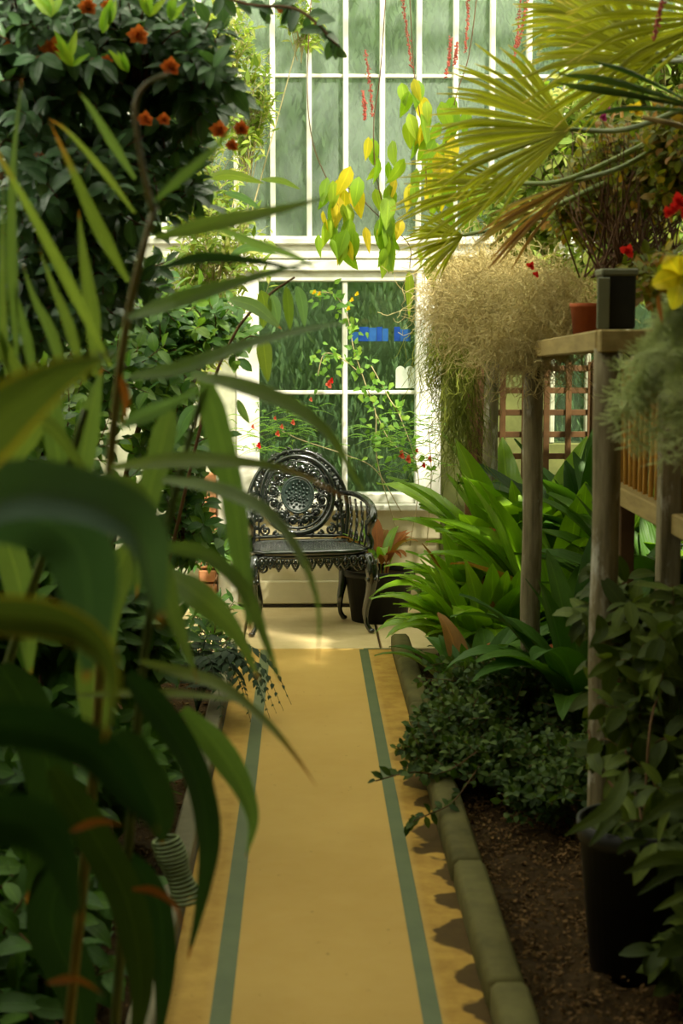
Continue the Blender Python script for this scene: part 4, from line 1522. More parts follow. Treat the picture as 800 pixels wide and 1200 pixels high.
# drooping grey-green leaves in front of the window's left edge
gd = empty('drooping_shrub', (-.62, 5.6, -.02), 'thin branch with large drooping grey-green leaves before the window left jamb', 'shrub')
cane(gd, [(60, 1500, 5.7), (150, 900, 5.7), (230, 520, 5.6), (270, 400, 5.6), (310, 350, 5.55), (345, 325, 5.5)], .007, 'twig', 'branch')
cane(gd, [(262, 420, 5.6), (290, 395, 5.6), (312, 398, 5.6)], .003, 'twig', 'branch')
for pts, w, mt in (([(308, 396, 5.5), (310, 415, 5.5), (314, 448, 5.5)], 25, 'greyleaf'), ([(335, 335, 5.5), (338, 360, 5.5), (340, 388, 5.5)], 17, 'airy'),
                   ([(348, 335, 5.5), (354, 355, 5.5), (357, 384, 5.5)], 18, 'greyleaf'), ([(318, 345, 5.5), (322, 360, 5.5), (326, 382, 5.5)], 20, 'greyleaf'),
                   ([(306, 340, 5.5), (310, 360, 5.5), (308, 385, 5.5)], 24, 'airy'), ([(268, 350, 5.4), (300, 360, 5.35), (330, 386, 5.3)], 22, 'ginger'),
                   ([(278, 468, 5.5), (284, 482, 5.5), (292, 496, 5.5)], 13, 'greyleaf'), ([(232, 475, 5.5), (218, 490, 5.5), (205, 520, 5.5)], 22, 'greyleaf'),
                   ([(265, 305, 5.5), (290, 290, 5.5), (325, 298, 5.5)], 12, 'greyleaf'), ([(305, 210, 5.5), (330, 212, 5.5), (352, 222, 5.5)], 10, 'greyleaf'),
                   ([(240, 210, 5.5), (270, 205, 5.5), (310, 215, 5.5)], 16, 'greyleaf'), ([(262, 225, 5.5), (285, 232, 5.5), (305, 245, 5.5)], 12, 'greyleaf')):
    gl(gd, pts, w, mt, 12, 'oval', .2, 4, 12)


# ------------------------------------------------------------------ ferns on the left kerb
def frond(mb, P, wid, mat_t=None, n=22, curl=.4, wr=.28):
    C = catmull(P, n)
    T, A, Bn = frames(C)
    tube(mb, C, np.linspace(.0025, .0008, n), 4, caps=False)
    tm = leaf_tmpl('lance', wr, 3, 2, .1, .5)
    ms = []
    for i in range(2, n):
        t = i / (n - 1)
        L = wid * (1 - t) ** .7 * min(1, t * 5)
        s = np.cross(T[i], [0, 0, 1.0])
        s /= np.linalg.norm(s) + 1e-9
        for sg in (-1, 1):
            ms.append(orient(C[i], s * sg + T[i] * .45 - [0, 0, curl * .5], [0, -.3, 1.0], max(L, .006))[0])
    scatter_mb(mb, tm, np.array(ms))


fn = empty('dark_fern', (-.42, 6.15, -.02), 'dark toothed fern hanging over the left kerb onto the path', 'fern')
for i in range(13):
    a_ = -1.2 + i * .28 + rng.uniform(-.1, .1)
    L = rng.uniform(.24, .36)
    b0 = np.array([-.42, 6.15, .04])
    d_ = np.array([math.cos(a_), math.sin(a_) * .9, 0])
    mb = MB()
    frond(mb, [b0, b0 + d_ * L * .35 + [0, 0, L * .75], b0 + d_ * L * .8 + [0, 0, L * .55], b0 + d_ * L * 1.05 + [0, 0, L * .05]], .10, n=16, wr=.5)
    part('frond', mb, 'fern', fn)
fn2 = empty('dark_fern', (-.50, 5.1, -.02), 'small pale fern clump low beside the left kerb board', 'fern')
for i in range(12):
    a_ = i * .53
    L = rng.uniform(.12, .2)
    b0 = np.array([-.50, 5.1, .02])
    d_ = np.array([math.cos(a_), math.sin(a_) * .9, 0])
    mb = MB()
    frond(mb, [b0, b0 + d_ * L * .35 + [0, 0, L * .6], b0 + d_ * L + [0, 0, L * .4]], .04, n=16)
    part('frond', mb, 'midleaf', fn2)
# coiled ribbed hose tube lying in the bed at lower left
hs = MB()
c0 = W(205, 1010, 3.55)
for i in range(16):
    a_ = np.linspace(0, 2 * PI, 20, endpoint=False)
    r_ = .028 + .004 * math.sin(i * .5)
    loop(hs, [(c0.x - .02 + r_ * math.cos(t) + .0035 * i, c0.y + r_ * math.sin(t) - .004 * i, c0.z + .05 - .0078 * i + .006 * math.cos(t)) for t in a_], .0044, 6)
o = part('ribbed_tube', hs, plain('olive_ribbed_plastic', (.06, .09, .02), (.16, .2, .07), 30, .5, .4, .2))
tag(o, 'pale ribbed olive-green tube standing in the dark lower left leaves', 'hose')

# ------------------------------------------------------------------ broad strap-leaved clumps in the right bed
PROF['aspi'] = lambda t: np.where(t < .3, .05, .05 + .95 * np.sin(PI * np.clip((t - .3) / .7, 0, 1) ** .72) ** .75)


def aspi_tmpl(b, w=.125, n=14, lean=.15):
    t = np.linspace(0, 1, n + 1)
    ang = lean + b * t ** 1.6
    dy, dz = np.sin(ang), np.cos(ang)
    C = np.zeros((n + 1, 3))
    C[1:, 1] = np.cumsum((dy[:-1] + dy[1:]) / 2) / n
    C[1:, 2] = np.cumsum((dz[:-1] + dz[1:]) / 2) / n
    S = np.zeros((n + 1, 3)); S[:, 0] = w / 2
    Nn = np.stack([0 * t, -np.cos(ang), np.sin(ang)], 1)
    mb = MB()
    sheet(mb, C, S, Nn, 'aspi', 4, .28, .06, b * 9)
    return mb


AT = {mt: [aspi_tmpl(b, w).mesh('leaf', mt) for b, w in ((.5, .17), (1.1, .19), (1.7, .2), (2.2, .19), (1.4, .22))] for mt in ('aspidistra', 'aspidistra_dark', 'dead')}


def clump(x, y, n, L, label, mat='aspidistra', rad=.13, tallf=1.0, dead=2, kinds=(0, 1, 2, 3, 4), az=None, name='cast_iron_plant', z0=-.02):
    root = empty(name, (x, y, z0), label, 'plant', 'broad-leaved clumps in the right bed')
    for i in range(n):
        a_ = rng.uniform(0, 2 * PI) if az is None else rng.normal(az, .9)
        r_ = rad * math.sqrt(rng.uniform(0, 1))
        l_ = rng.uniform(*L)
        k = kinds[int(rng.integers(0, len(kinds)))]
        m4 = Matrix.Translation((x + r_ * math.sin(a_) * .8, y - r_ * math.cos(a_) * .8, z0)) @ Matrix.Rotation(a_ + PI + rng.uniform(-.3, .3), 4, 'Z') @ Matrix.Rotation(rng.uniform(-.15, .15), 4, 'Y') @ Matrix.Diagonal((l_, l_, l_ * tallf, 1))
        mt = 'dead' if i < dead else mat
        put('leaf', AT[mt][k], m4, root)
    return root


clump(.84, 7.35, 75, (.5, .74), 'bright broad-leaved clump spilling over the kerb end beside the black pot', dead=3)
clump(.78, 6.7, 65, (.45, .68), 'bright broad-leaved clump leaning over the kerb below the far post', dead=3)
clump(.70, 7.0, 45, (.42, .62), 'short bright broad-leaved clump at the kerb between the two spilling clumps')
clump(1.02, 7.5, 50, (.8, 1.15), 'tall broad-leaved clump in front of the lattice between the far posts', kinds=(0, 1, 4), dead=2)
clump(1.08, 6.7, 50, (.75, 1.05), 'broad-leaved clump right of the middle post', kinds=(0, 1, 4, 2))
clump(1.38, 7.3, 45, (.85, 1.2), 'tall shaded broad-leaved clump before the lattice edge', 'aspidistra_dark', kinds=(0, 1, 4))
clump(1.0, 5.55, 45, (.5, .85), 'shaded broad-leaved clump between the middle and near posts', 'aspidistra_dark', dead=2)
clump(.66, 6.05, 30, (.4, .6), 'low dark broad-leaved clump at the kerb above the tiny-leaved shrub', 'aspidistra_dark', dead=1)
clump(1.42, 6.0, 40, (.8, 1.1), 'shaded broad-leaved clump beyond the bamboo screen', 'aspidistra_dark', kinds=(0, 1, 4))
# plant in the back pot, browning
bp_ = empty('potted_plant', (.385, 8.36, .24), 'browning orange-leaved plant in the black pot beside the chair', 'plant')
for i in range(26):
    a_ = rng.uniform(0, 2 * PI)
    l_ = rng.uniform(.22, .36)
    m4 = Matrix.Translation((.385 + .05 * math.sin(a_), 8.36 - .05 * math.cos(a_), .235)) @ Matrix.Rotation(a_ + PI, 4, 'Z') @ Matrix.Diagonal((l_, l_, l_, 1))
    put('leaf', AT['dead' if i % 5 < 3 else 'aspidistra'][int(rng.integers(1, 4))], m4, bp_)

# ------------------------------------------------------------------ dark small-leaved shrub, broad-leaved potted shrub
ts = empty('tiny_leaved_shrub', (.70, 5.3, -.02), 'low dark shrub with tiny leaves spreading over the right kerb', 'shrub')
shrub(ts, (.70, 5.3, -.02), [blob(540, 850, 5.4, 80, .25, 60), blob(620, 840, 5.5, 80, .3, 70), blob(570, 800, 5.7, 90, .25, 40), blob(505, 880, 5.2, 45, .2, 45), blob(650, 900, 5.0, 60, .25, 50), blob(580, 890, 5.1, 70, .2, 45), blob(640, 930, 4.8, 70, .2, 40), blob(700, 900, 4.8, 50, .2, 60)],
      960, 12, None, 'tiny', (.022, .038), 300, 'twig', .0025, .1, 51, .5, dict(prof='oval', w=.6, n=3, m=2, fold=.25), .008)
# spray over the path
sw = MB()
C = catmull([W(560, 880, 5.0), W(520, 905, 4.8), W(480, 905, 4.7), W(440, 915, 4.65)], 14)
tube(sw, C, .0022, 4)
C2 = catmull([W(560, 900, 5.0), W(530, 940, 4.75), W(500, 955, 4.65), W(478, 965, 4.6)], 14)
tube(sw, C2, .0022, 4)
part('twig', sw, 'twig', ts)
tmsh = leaf_tmpl('oval', .5, 3, 2, .25, .5).mesh('leaf', 'tiny')
for CC in (C, C2):
    for i in range(26):
        p_ = CC[min(13, int(3 + i * .42))]
        put('leaf', tmsh, orient(p_, [rng.normal(-.3, .5), rng.normal(0, .4), rng.normal(-.1, .5)], [0, -.8, 1.0], rng.uniform(.03, .05))[0], ts)

bs = empty('potted_shrub', (.80, 3.72, .33), 'large olive-leaved shrub growing from the tall black pot at lower right', 'shrub')
shrub(bs, (.80, 3.72, .33), [blob(790, 760, 4.1, 110, .35, 110), blob(745, 850, 4.0, 70, .3, 90), blob(800, 950, 3.7, 100, .3, 110), blob(815, 1090, 3.5, 60, .25, 80), blob(720, 720, 4.5, 60, .25, 80)],
      105, 11, None, 'broad', (.07, .11), 300, 'twig', .003, -.35, 61, .5, dict(prof='oval', w=.42, n=5, m=2, fold=.25), .004)
for pts, w in (([(735, 900, 3.5), (715, 945, 3.4), (660, 980, 3.35)], 27), ([(728, 950, 3.5), (715, 962, 3.45), (690, 992, 3.4)], 22), ([(830, 930, 3.3), (790, 940, 3.25), (742, 972, 3.2)], 24),
               ([(830, 1010, 3.2), (780, 1005, 3.15), (730, 1024, 3.1)], 24), ([(820, 1020, 3.2), (790, 1020, 3.15), (745, 1050, 3.1)], 20), ([(830, 1040, 3.2), (800, 1050, 3.2), (765, 1068, 3.15)], 18),
               ([(760, 985, 3.4), (735, 990, 3.4), (722, 1002, 3.4)], 16), ([(725, 770, 4.0), (705, 782, 3.95), (688, 795, 3.9)], 18), ([(700, 720, 4.1), (705, 740, 4.1), (690, 760, 4.05)], 22)):
    gl(bs, pts, w, 'broad', 10, 'oval', .2, 4, 12)

# ------------------------------------------------------------------ things standing on the staging
sq = empty('square_pot', (xw(722, 4.5), 4.5, 1.505), 'dark square plastic pot on the staging behind the pale end rail', 'pot')
mb = MB()
bbox(mb, (xw(721, 4.5), 4.5, 1.505 + .08), (.09, .10, .16), .006)
part('pot_body', mb, 'black_plastic', sq, smooth=False)
mb = MB()
bbox(mb, (xw(721, 4.5), 4.5, 1.505 + .155), (.102, .112, .02), .004)
part('pot_rim', mb, 'pot_grey', sq, smooth=False)
mb = MB()
bbox(mb, (xw(704, 4.46), 4.435, 1.505 + .07), (.034, .012, .14), .003)
part('side_panel', mb, 'pot_grey', sq, smooth=False)
tp = round_pot('terracotta_pot', (xw(688, 5.0), 5.0, 1.485), .055, .10, 'terracotta', 'small terracotta pot on the staging behind the tan moss')
for (px, Y, n_) in ((650, 5.6, 1), (600, 6.3, 1), (745, 5.1, 1)):
    f = (Y - 4.2) / 3.8
    round_pot('plant_pot', (xw(px, Y) + .12, Y, 1.507 - .095 * f), .08, .12, 'black_plastic', {650: 'black pot on the staging hidden in the wiry moss', 600: 'black pot on the far end of the staging in the moss', 745: 'black pot on the staging under the reddish twiggy bush'}[px])


def strands(root, blobs, n, L, mat, r=.0009, sag=.5, curl=.5, k=3, seg=12, name='strands', seed=0):
    rg = np.random.default_rng(seed)
    mb = MB()
    vol = np.array([b[1][0] * b[1][2] for b in blobs]); cnt = (n * vol / vol.sum()).astype(int)
    for (c, rr_), m_ in zip(blobs, cnt):
        for _ in range(m_):
            d = rg.normal(size=3); d /= np.linalg.norm(d)
            p = np.array(c) + d * np.array(rr_) * rg.uniform(0, 1) ** .5
            v = rg.normal(size=3); v[2] -= sag; v /= np.linalg.norm(v)
            l_ = rg.uniform(*L) / seg
            P = [p]
            for i in range(seg):
                v = v + rg.normal(0, curl, 3) - [0, 0, sag * .25]
                v /= np.linalg.norm(v)
                p = p + v * l_
                P.append(p)
            tube(mb, P, r, k, caps=False)
    return part(name, mb, mat, root, kind='stuff')


mo = empty('wiry_moss_plant', (xw(640, 5.9) + .05, 5.9, 1.46), 'tangled tan wiry plant tumbling over the far half of the staging', 'plant')
strands(mo, [blob(600, 365, 6.0, 85, .25, 52), blob(545, 350, 6.6, 55, .25, 52), blob(650, 350, 5.5, 50, .2, 40), blob(625, 400, 5.7, 75, .12, 28), blob(570, 320, 6.3, 60, .2, 30)], 4200, (.12, .3), 'moss', .0012, .3, .55, seed=71)
gm = empty('hanging_moss', (xw(545, 7.4), 7.4, 1.35), 'curtain of green hanging moss below the tan wiry plant beside the window jamb', 'plant')
strands(gm, [blob(540, 470, 7.4, 22, .12, 80), blob(535, 400, 7.2, 35, .15, 50), blob(520, 400, 7.2, 25, .1, 60)], 900, (.12, .3), 'green_moss', .0014, 1.2, .4, seed=72)
# stray yellow flower in the moss
gy = MB()
for (px, py, Y, r_) in ((516, 362, 6.9, .028),):
    ruffled(gy, np.array(W(px, py, Y)), r_, 8)
part('flower', gy, 'yellow', mo)

# twiggy bush with reddish stems and flowers at upper right
rb = empty('twiggy_bush', (xw(735, 5.2), 5.1, 1.5), 'twiggy bush with upright dark reddish stems and olive leaves on the staging', 'shrub')
tw_ = MB()
for i in range(110):
    b0 = W(745 + rng.normal(0, 30), 325, 5.1 + rng.normal(0, .08))
    e = W(745 + rng.normal(0, 60), rng.uniform(130, 260), 5.1 + rng.normal(0, .2))
    m_ = (b0 + e) / 2 + Vector(rng.normal(0, .03, 3))
    tube(tw_, catmull([b0, m_, e], 9), np.linspace(.0035, .001, 9), 4, caps=False)
part('stems', tw_, 'red_twig', rb, kind='stuff')
shrub(rb, W(740, 330, 5.1), [blob(740, 200, 5.2, 75, .3, 80), blob(690, 240, 5.4, 60, .25, 60), blob(790, 180, 4.9, 50, .25, 80), blob(790, 330, 4.6, 60, .2, 45), blob(760, 320, 5.0, 50, .2, 30)], 760, 11, None, 'bushmix', (.025, .05), 300, 'red_twig', .002, .1, 81, .5, dict(prof='oval', w=.5, n=3, m=2, fold=.2), .004)
lg = empty('leafy_climber', (xw(640, 7.3) , 7.3, 1.42), 'sunlit yellow-green climber filling the space behind the palm', 'climber')
shrub(lg, W(650, 420, 7.3), [blob(620, 250, 7.3, 80, .3, 60), blob(690, 170, 7.2, 110, .3, 90), blob(610, 330, 7.4, 80, .25, 50), blob(760, 250, 7.0, 100, .3, 90), blob(780, 90, 7.0, 100, .3, 90), blob(690, 330, 7.0, 80, .3, 50)],
      900, 12, None, 'airy', (.04, .085), 300, 'grey_twig', .004, -.1, 87, .6, dict(prof='oval', w=.45, n=3, m=2, fold=.2), .01)
for (px, py, Y, r_, mt, lb) in ((708, 122, 4.9, .03, 'purple', None), (706, 138, 4.9, .022, 'purple', None), (745, 130, 4.8, .035, 'yellow', None), (622, 312, 5.3, .02, 'red', None), (628, 322, 5.3, .015, 'red', None), (735, 295, 4.8, .03, 'red', None)):
    mb = MB()
    ruffled(mb, np.array(W(px, py, Y)), r_, 9)
    part('flower', mb, mt, rb, 'purple flower' if mt == 'purple' else 'yellow flower' if mt == 'yellow' else 'red flower')
# red geranium and yellow trumpet at the right edge, near
ge = empty('red_geranium', (xw(800, 3.9), 3.95, 1.5), 'scarlet geranium heads on a stem at the right edge', 'flower')
mb = MB()
tube(mb, catmull([W(830, 395, 3.95), W(822, 320, 3.92), W(797, 262, 3.9)], 10), .003, 6)
part('stem', mb, 'stem', ge)
for (px, py, r_) in ((795, 238, .028), (782, 250, .018), (803, 250, .024), (789, 246, .018)):
    mb = MB(); ruffled(mb, np.array(W(px, py, 3.85)), r_, 12); part('flower_head', mb, 'red', ge)
yf = empty('yellow_trumpet_flower', (xw(800, 3.3), 3.32, 1.5), 'large soft yellow flower hanging at the right edge above the feathery plant', 'flower')
mb = MB()
tube(mb, catmull([W(850, 385, 3.32), W(840, 330, 3.32), W(800, 300, 3.3)], 10), .003, 6)
part('stem', mb, 'stem', yf)
for a0 in range(5):
    pts = [(795, 322, 3.28), (795 + 18 * math.cos(a0 * 1.257 + .4), 324 + 20 * math.sin(a0 * 1.257 + .4), 3.25), (793 + 30 * math.cos(a0 * 1.257 + .5), 330 + 34 * math.sin(a0 * 1.257 + .5), 3.26)]
    gl(yf, pts, 34, 'vine_yellow', 5, 'oval', .2, 4, 10, name='petal')
gl(ge, [(770, 345, 3.2), (773, 365, 3.2), (776, 380, 3.2)], 9, 'dead', 5, 'lance', name='dead_leaf')

# feathery asparagus fern, near right
af = empty('asparagus_fern', (xw(790, 3.5) + .06, 3.55, 1.42), 'soft feathery grey-green asparagus fern hanging at the right edge before the bamboo', 'fern')
rg = np.random.default_rng(91)
for i in range(24):
    s0 = (820 + rg.normal(0, 20), 400 + rg.normal(0, 25), 3.5)
    e0 = (765 + rg.uniform(-48, 40), rg.uniform(410, 545), 3.4 + rg.normal(0, .08))
    P = catmull([W(*s0), W((s0[0] + e0[0]) / 2, min(s0[1], e0[1]) - 8, 3.43), W(*e0)], 22)
    T, A, Bn = frames(P)
    mb = MB()
    tube(mb, P, np.linspace(.0016, .0006, 22), 4, caps=False)
    for j in range(5, 22):
        for k in range(14):
            a_ = rg.uniform(0, 2 * PI)
            d_ = T[j] * .5 + A[j] * math.cos(a_) + Bn[j] * math.sin(a_)
            q_ = P[j] + (P[j] - P[j - 1]) * rg.uniform(0, 1)
            tube(mb, [q_, q_ + d_ * .016, q_ + d_ * rg.uniform(.026, .042)], .0008, 3, caps=False)
    part('frond', mb, 'fernfine', af)

# ------------------------------------------------------------------ fan palm
pm = empty('fan_palm', (1.45, 5.0, -.02), 'fan palm with olive folded fans reaching in from the upper right', 'palm')
mb = MB()
tube(mb, catmull([(1.45, 5.0, -.02), (1.42, 4.95, 1.2), W(860, 60, 4.9)], 20), np.linspace(.07, .055, 20), 12)
part('trunk', mb, 'twig', pm)


def fan(hub, Y, a0, a1, L, n, mat, tilt=.25, label=None, droop=.12, jit=.06, wseg=9, seed=0, yd=0.0, petiole=None, split=.5):
    rg = np.random.default_rng(seed)
    hb = np.array(W(*hub, Y))
    s = Y / F
    mb = MB()
    for i in range(n):
        f = i / max(n - 1, 1)
        a = R(a0 + (a1 - a0) * f + rg.normal(0, 1.5))
        l_ = L * s * (1 - .25 * abs(2 * f - 1) ** 2) * rg.uniform(1 - jit * 2, 1 + jit)
        d = np.array([math.cos(a), tilt * math.sin(f * PI) + yd + rg.normal(0, .04), math.sin(a)])
        d /= np.linalg.norm(d)
        C = catmull([hb, hb + d * l_ * .35, hb + d * l_ * .7 - [0, 0, droop * l_ * .2], hb + d * l_ - [0, 0, droop * l_ * rg.uniform(.6, 1.8)]], 12)
        T, A, Bn = frames(C)
        view = np.array([0, 1.0, 0])
        S = np.cross(T, view + rg.normal(0, .25, 3)); S /= np.linalg.norm(S, axis=1)[:, None]
        Nn = np.cross(S, T)
        t = np.linspace(0, 1, 12)
        dal = abs(R(a1 - a0)) / n
        hw = np.minimum(dal * l_ * t * .66, dal * l_ * split * .66) * np.minimum(1, (1 - t) * 2.6 + .03) ** .9 + .0008
        w_ = hw[:, None] * S
        u = np.array([-1, 0, 1.0])
        fold_ = np.array([1, -.0, 1]) * .9
        v = C[:, None] + w_[:, None, :] * u[None, :, None] + Nn[:, None, :] * (hw[:, None] * fold_[None])[:, :, None]
        k = 3
        ii = np.arange(11)[:, None] * k; jj = np.arange(2)[None, :]
        q = np.stack([ii + jj, ii + jj + 1, ii + k + jj + 1, ii + k + jj], -1).reshape(-1, 4)
        uv = np.stack([np.tile((u + 1) / 2, 12), np.repeat(t, 3)], 1)
        mb.add(v.reshape(-1, 3), q, uv)
    o = part('fan_leaf', mb, mat, pm, label)
    if petiole:
        m2 = MB()
        tube(m2, catmull([hb] + [W(*q_) for q_ in petiole], 12), np.linspace(.006, .010, 12), 6)
        part('petiole', m2, 'stem', o)
    return o


fan((668, 152), 4.5, 122, 226, 172, 34, 'palm', .35, seed=1, petiole=[(740, 150, 4.7), (840, 110, 4.9)], droop=.08)
fan((768, 72), 4.4, 100, 222, 155, 36, 'palm', .35, seed=2, petiole=[(820, 70, 4.7), (870, 70, 4.9)], droop=.08)
fan((607, 216), 5.0, 150, 215, 148, 26, 'palm', .2, seed=3, petiole=[(680, 205, 4.9), (850, 120, 4.95)], droop=.1)
fan((543, 276), 5.4, 145, 238, 72, 20, 'palm', .2, seed=4, petiole=[(620, 255, 5.2), (800, 170, 5.0)], droop=.06)
fan((675, 212), 4.6, 200, 231, 138, 15, 'palm_dry', .1, 'dried brown folded fan', seed=5, petiole=[(740, 190, 4.8), (850, 120, 4.95)], droop=.05, split=.95)
fan((735, 55), 4.7, 95, 200, 130, 30, 'palm', .3, seed=17, petiole=[(800, 70, 4.8)], droop=.1)
fan((850, 20), 4.3, 120, 215, 180, 34, 'palm', .3, seed=6, petiole=[(875, 50, 4.8)], droop=.1)
fan((700, 20), 4.9, 60, 200, 110, 30, 'palm', .3, seed=7, petiole=[(800, 60, 4.9)], droop=.1)
fan((830, 130), 3.9, 158, 176, 195, 6, 'palm_dark', .0, 'dark green folded fan', seed=8, droop=.05, split=.9, yd=-.1)
m2 = MB()
tube(m2, catmull([W(752, 137, 4.2), W(790, 146, 4.2), W(840, 160, 4.3)], 8), np.linspace(.006, .009, 8), 6)
part('petiole', m2, 'rail', pm, 'orange dry stalk')

# ------------------------------------------------------------------ climbers hanging before the window
vn = empty('hanging_vine', (xw(470, 7.0), 7.0, 2.9), 'hanging vine with drooping lime and yellow leaves before the upper window', 'vine')
vt = MB()
def hangleaf(root, C, n, size, mats, k0=0, spread=.03, start=0):
    for i in range(n):
        p_ = C[min(len(C) - 1, int(start + (len(C) - start) * i / n))] + rng.normal(0, spread, 3) * [1, .6, .3]
        mt = mats[int(rng.integers(0, len(mats)))]
        put('leaf', vmesh[mt][i % 2], orient(p_, [rng.normal(0, .28), rng.normal(0, .2), -1], [rng.normal(0, .8), -1, rng.normal(0, .3)], rng.uniform(*size))[0], root)
vmesh = {mt: [leaf_tmpl('lance', .5, 6, 4, .2, b_, .03).mesh('leaf', mt) for b_ in (.2, .6)] for mt in ('vine', 'vine_yellow', 'climber')}
sets = [([(478, -60), (483, 60), (488, 110), (497, 170), (500, 225)], 20, 6.8, ['vine', 'vine', 'vine', 'vine_yellow'], 16),
        ([(565, -60), (550, 60), (535, 110), (520, 180), (515, 225)], 18, 7.0, ['vine', 'vine', 'vine_yellow'], 20),
        ([(455, -60), (446, 80), (438, 140), (440, 200), (452, 255), (460, 292)], 20, 6.9, ['vine', 'vine', 'vine', 'vine', 'vine_yellow'], 18),
        ([(368, -60), (360, 90), (366, 165), (385, 215), (405, 262), (412, 285)], 14, 7.0, ['vine', 'vine', 'vine', 'vine_yellow'], 22),
        ([(395, 215), (415, 225), (440, 250), (478, 285), (480, 315)], 7, 7.0, ['vine', 'vine_yellow'], 0),
        ([(545, 190), (548, 230), (545, 260)], 7, 7.2, ['vine'], 0)]
for pts, n_, Y, mats_, st in sets:
    C = catmull([W(px, py, Y) for px, py in pts], 40)
    tube(vt, C, .0022, 4)
    hangleaf(vn, C, int(n_ * 1.35), (.09, .155), mats_, start=st, spread=.04)
part('stems', vt, 'red_twig', vn)
gl(vn, [(479, 318, 6.9), (480, 340, 6.9), (479, 374, 6.9)], 17, 'vine', 5, 'lance', .2, 4, 12)
gl(vn, [(458, 285, 6.9), (459, 300, 6.9), (460, 322, 6.9)], 14, 'vine', 5, 'lance', .2, 4, 12)
gl(vn, [(373, 275, 6.9), (373, 288, 6.9), (376, 303, 6.9)], 13, 'vine', 5, 'lance', .2, 4, 12)
gl(vn, [(388, 280, 6.9), (391, 290, 6.9), (396, 305, 6.9)], 12, 'vine', 5, 'lance', .2, 4, 12)
gl(vn, [(428, 266, 6.9), (430, 280, 6.9), (433, 298, 6.9)], 15, 'vine_yellow', 5, 'lance', .2, 4, 12)
# red catkins
ck = empty('red_flowering_climber', (xw(500, 6.5), 6.5, 2.9), 'row of thin red flower spikes dangling before the top window panes', 'climber')
for (x0_, y0_, x1_, y1_, Y) in ((466, -30, 482, 78, 6.5), (528, 45, 522, 90, 6.5), (612, -30, 602, 72, 6.5), (548, -20, 545, 60, 6.7), (535, 50, 532, 75, 6.5), (428, 60, 436, 135, 6.7), (425, 108, 427, 140, 6.6), (618, -5, 606, 55, 6.6), (782, -30, 766, 45, 4.1)):
    mb = MB()
    C = catmull([W(x0_, y0_, Y), W((x0_ + x1_) / 2 + 1, (y0_ + y1_) / 2, Y), W(x1_, y1_, Y)], 30)
    tube(mb, C, .0012, 4)
    for p_ in C:
        for _ in range(3):
            ball(mb, p_ + rng.normal(0, .0035, 3), .0042, 4)
    part('flower_spike', mb, 'catkin', ck)

# flowering climber in front of the lower window
wc = empty('window_climber', (xw(455, 8.5), 8.5, .3), 'thin climber with fresh leaves and coral red flowers across the lower window', 'climber')
stems = [[(470, 640), (442, 541), (440, 485), (428, 450), (414, 408), (410, 380)], [(480, 640), (490, 560), (470, 492), (456, 467), (435, 429)], [(470, 600), (440, 551), (407, 534), (354, 516), (330, 505)],
         [(425, 440), (400, 420), (380, 415), (372, 440)], [(414, 408), (405, 365), (390, 345), (370, 342)], [(500, 640), (505, 560), (502, 505)], [(440, 485), (460, 520), (500, 545)]]
vt = MB()
CS = []
for pts in stems:
    C = catmull([W(px, py, 8.52) for px, py in pts], 30)
    CS.append(C)
    tube(vt, C, .0028, 5)
part('stems', vt, 'grey_twig', wc)
cmm = [leaf_tmpl('heart', .75, 4, 2, .15, b_).mesh('leaf', 'climber') for b_ in (.3, .8)]
for ci, n_ in ((0, 60), (1, 35), (3, 30), (4, 34), (6, 20)):
    C = CS[ci]
    for i in range(n_):
        p_ = C[min(29, int(6 + 24 * i / n_))] + rng.normal(0, .03, 3) * [1, .4, 1]
        put('leaf', cmm[i % 2], orient(p_, [rng.normal(0, 1), rng.normal(-.2, .3), rng.normal(-.3, .7)], [rng.normal(0, .4), -1, .5], rng.uniform(.03, .055))[0], wc)
ff = MB()
rg = np.random.default_rng(77)
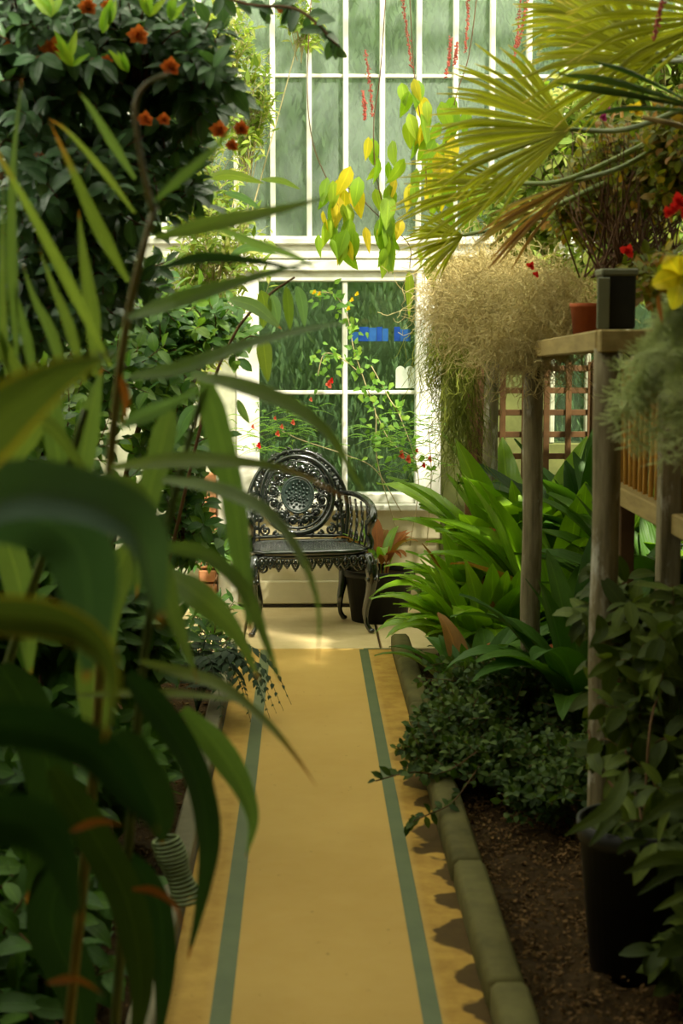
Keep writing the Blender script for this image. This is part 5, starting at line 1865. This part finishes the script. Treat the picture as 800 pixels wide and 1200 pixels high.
for (px, py, rx, ry, n_) in ((475, 520, 45, 25, 46), (440, 510, 25, 25, 18), (490, 545, 35, 20, 30), (325, 505, 45, 28, 55), (340, 480, 25, 20, 18), (500, 500, 20, 30, 16), (300, 520, 25, 20, 18)):
    for _ in range(n_):
        a_ = rg.uniform(-.6, PI + .6)
        c_ = np.array(W(px + rg.normal(0, rx * .5), py + rg.normal(0, ry * .5), 8.45 + rg.normal(0, .06)))
        d_ = np.array([math.cos(a_), -.2, .25 * math.sin(a_) - .1]) * rg.uniform(.08, .15)
        frond(ff, [c_, c_ + d_ * .5 + [0, 0, .015], c_ + d_], .024, n=12, curl=.1)
part('feathery_foliage', ff, 'climber', wc, kind='stuff')
for (px, py, r_, mt) in ((385, 450, .03, 'coral'), (388, 446, .02, 'red'), (470, 533, .03, 'coral'), (478, 538, .028, 'coral'), (488, 528, .016, 'coral'), (503, 538, .022, 'coral'), (496, 545, .02, 'red'), (364, 468, .016, 'coral'), (343, 495, .02, 'coral'), (325, 508, .022, 'coral'), (322, 490, .014, 'coral'), (303, 522, .022, 'red'), (296, 500, .016, 'coral'), (330, 500, .018, 'coral')):
    mb = MB()
    ruffled(mb, np.array(W(px, py, 8.38)), r_, 8)
    part('flower', mb, mt, wc)
for (px, py) in ((368, 343), (374, 345), (412, 352), (408, 362), (418, 345)):
    mb = MB()
    ruffled(mb, np.array(W(px, py, 8.38)), .018, 7)
    part('flower', mb, 'yellow', wc)

# unseen climber added under the glass roof, above the frame: throws the broken shade
n = 5200
oc = MB()
pp = np.stack([rng.uniform(-1.7, 2.2, n), rng.uniform(2.6, 8.6, n), rng.uniform(3.62, 3.95, n)], 1)
keep = np.sin(pp[:, 0] * 5 + 1.2 * np.sin(pp[:, 1] * 2.1)) + np.sin(pp[:, 1] * 4.3 + pp[:, 0]) > -.5
pp = pp[keep]
m_ = len(pp)
scatter_mb(oc, leaf_tmpl('lance', .45, 3, 2, .2, .6), orient(pp, rnd_dir(m_, -.6), rnd_dir(m_, 1.2), rng.uniform(.08, .15, m_)))
o = part('shade_climber', oc, 'vine', kind='stuff')
tag(o, 'unseen leafy climber added under the glass roof to break up sunlight', 'climber')
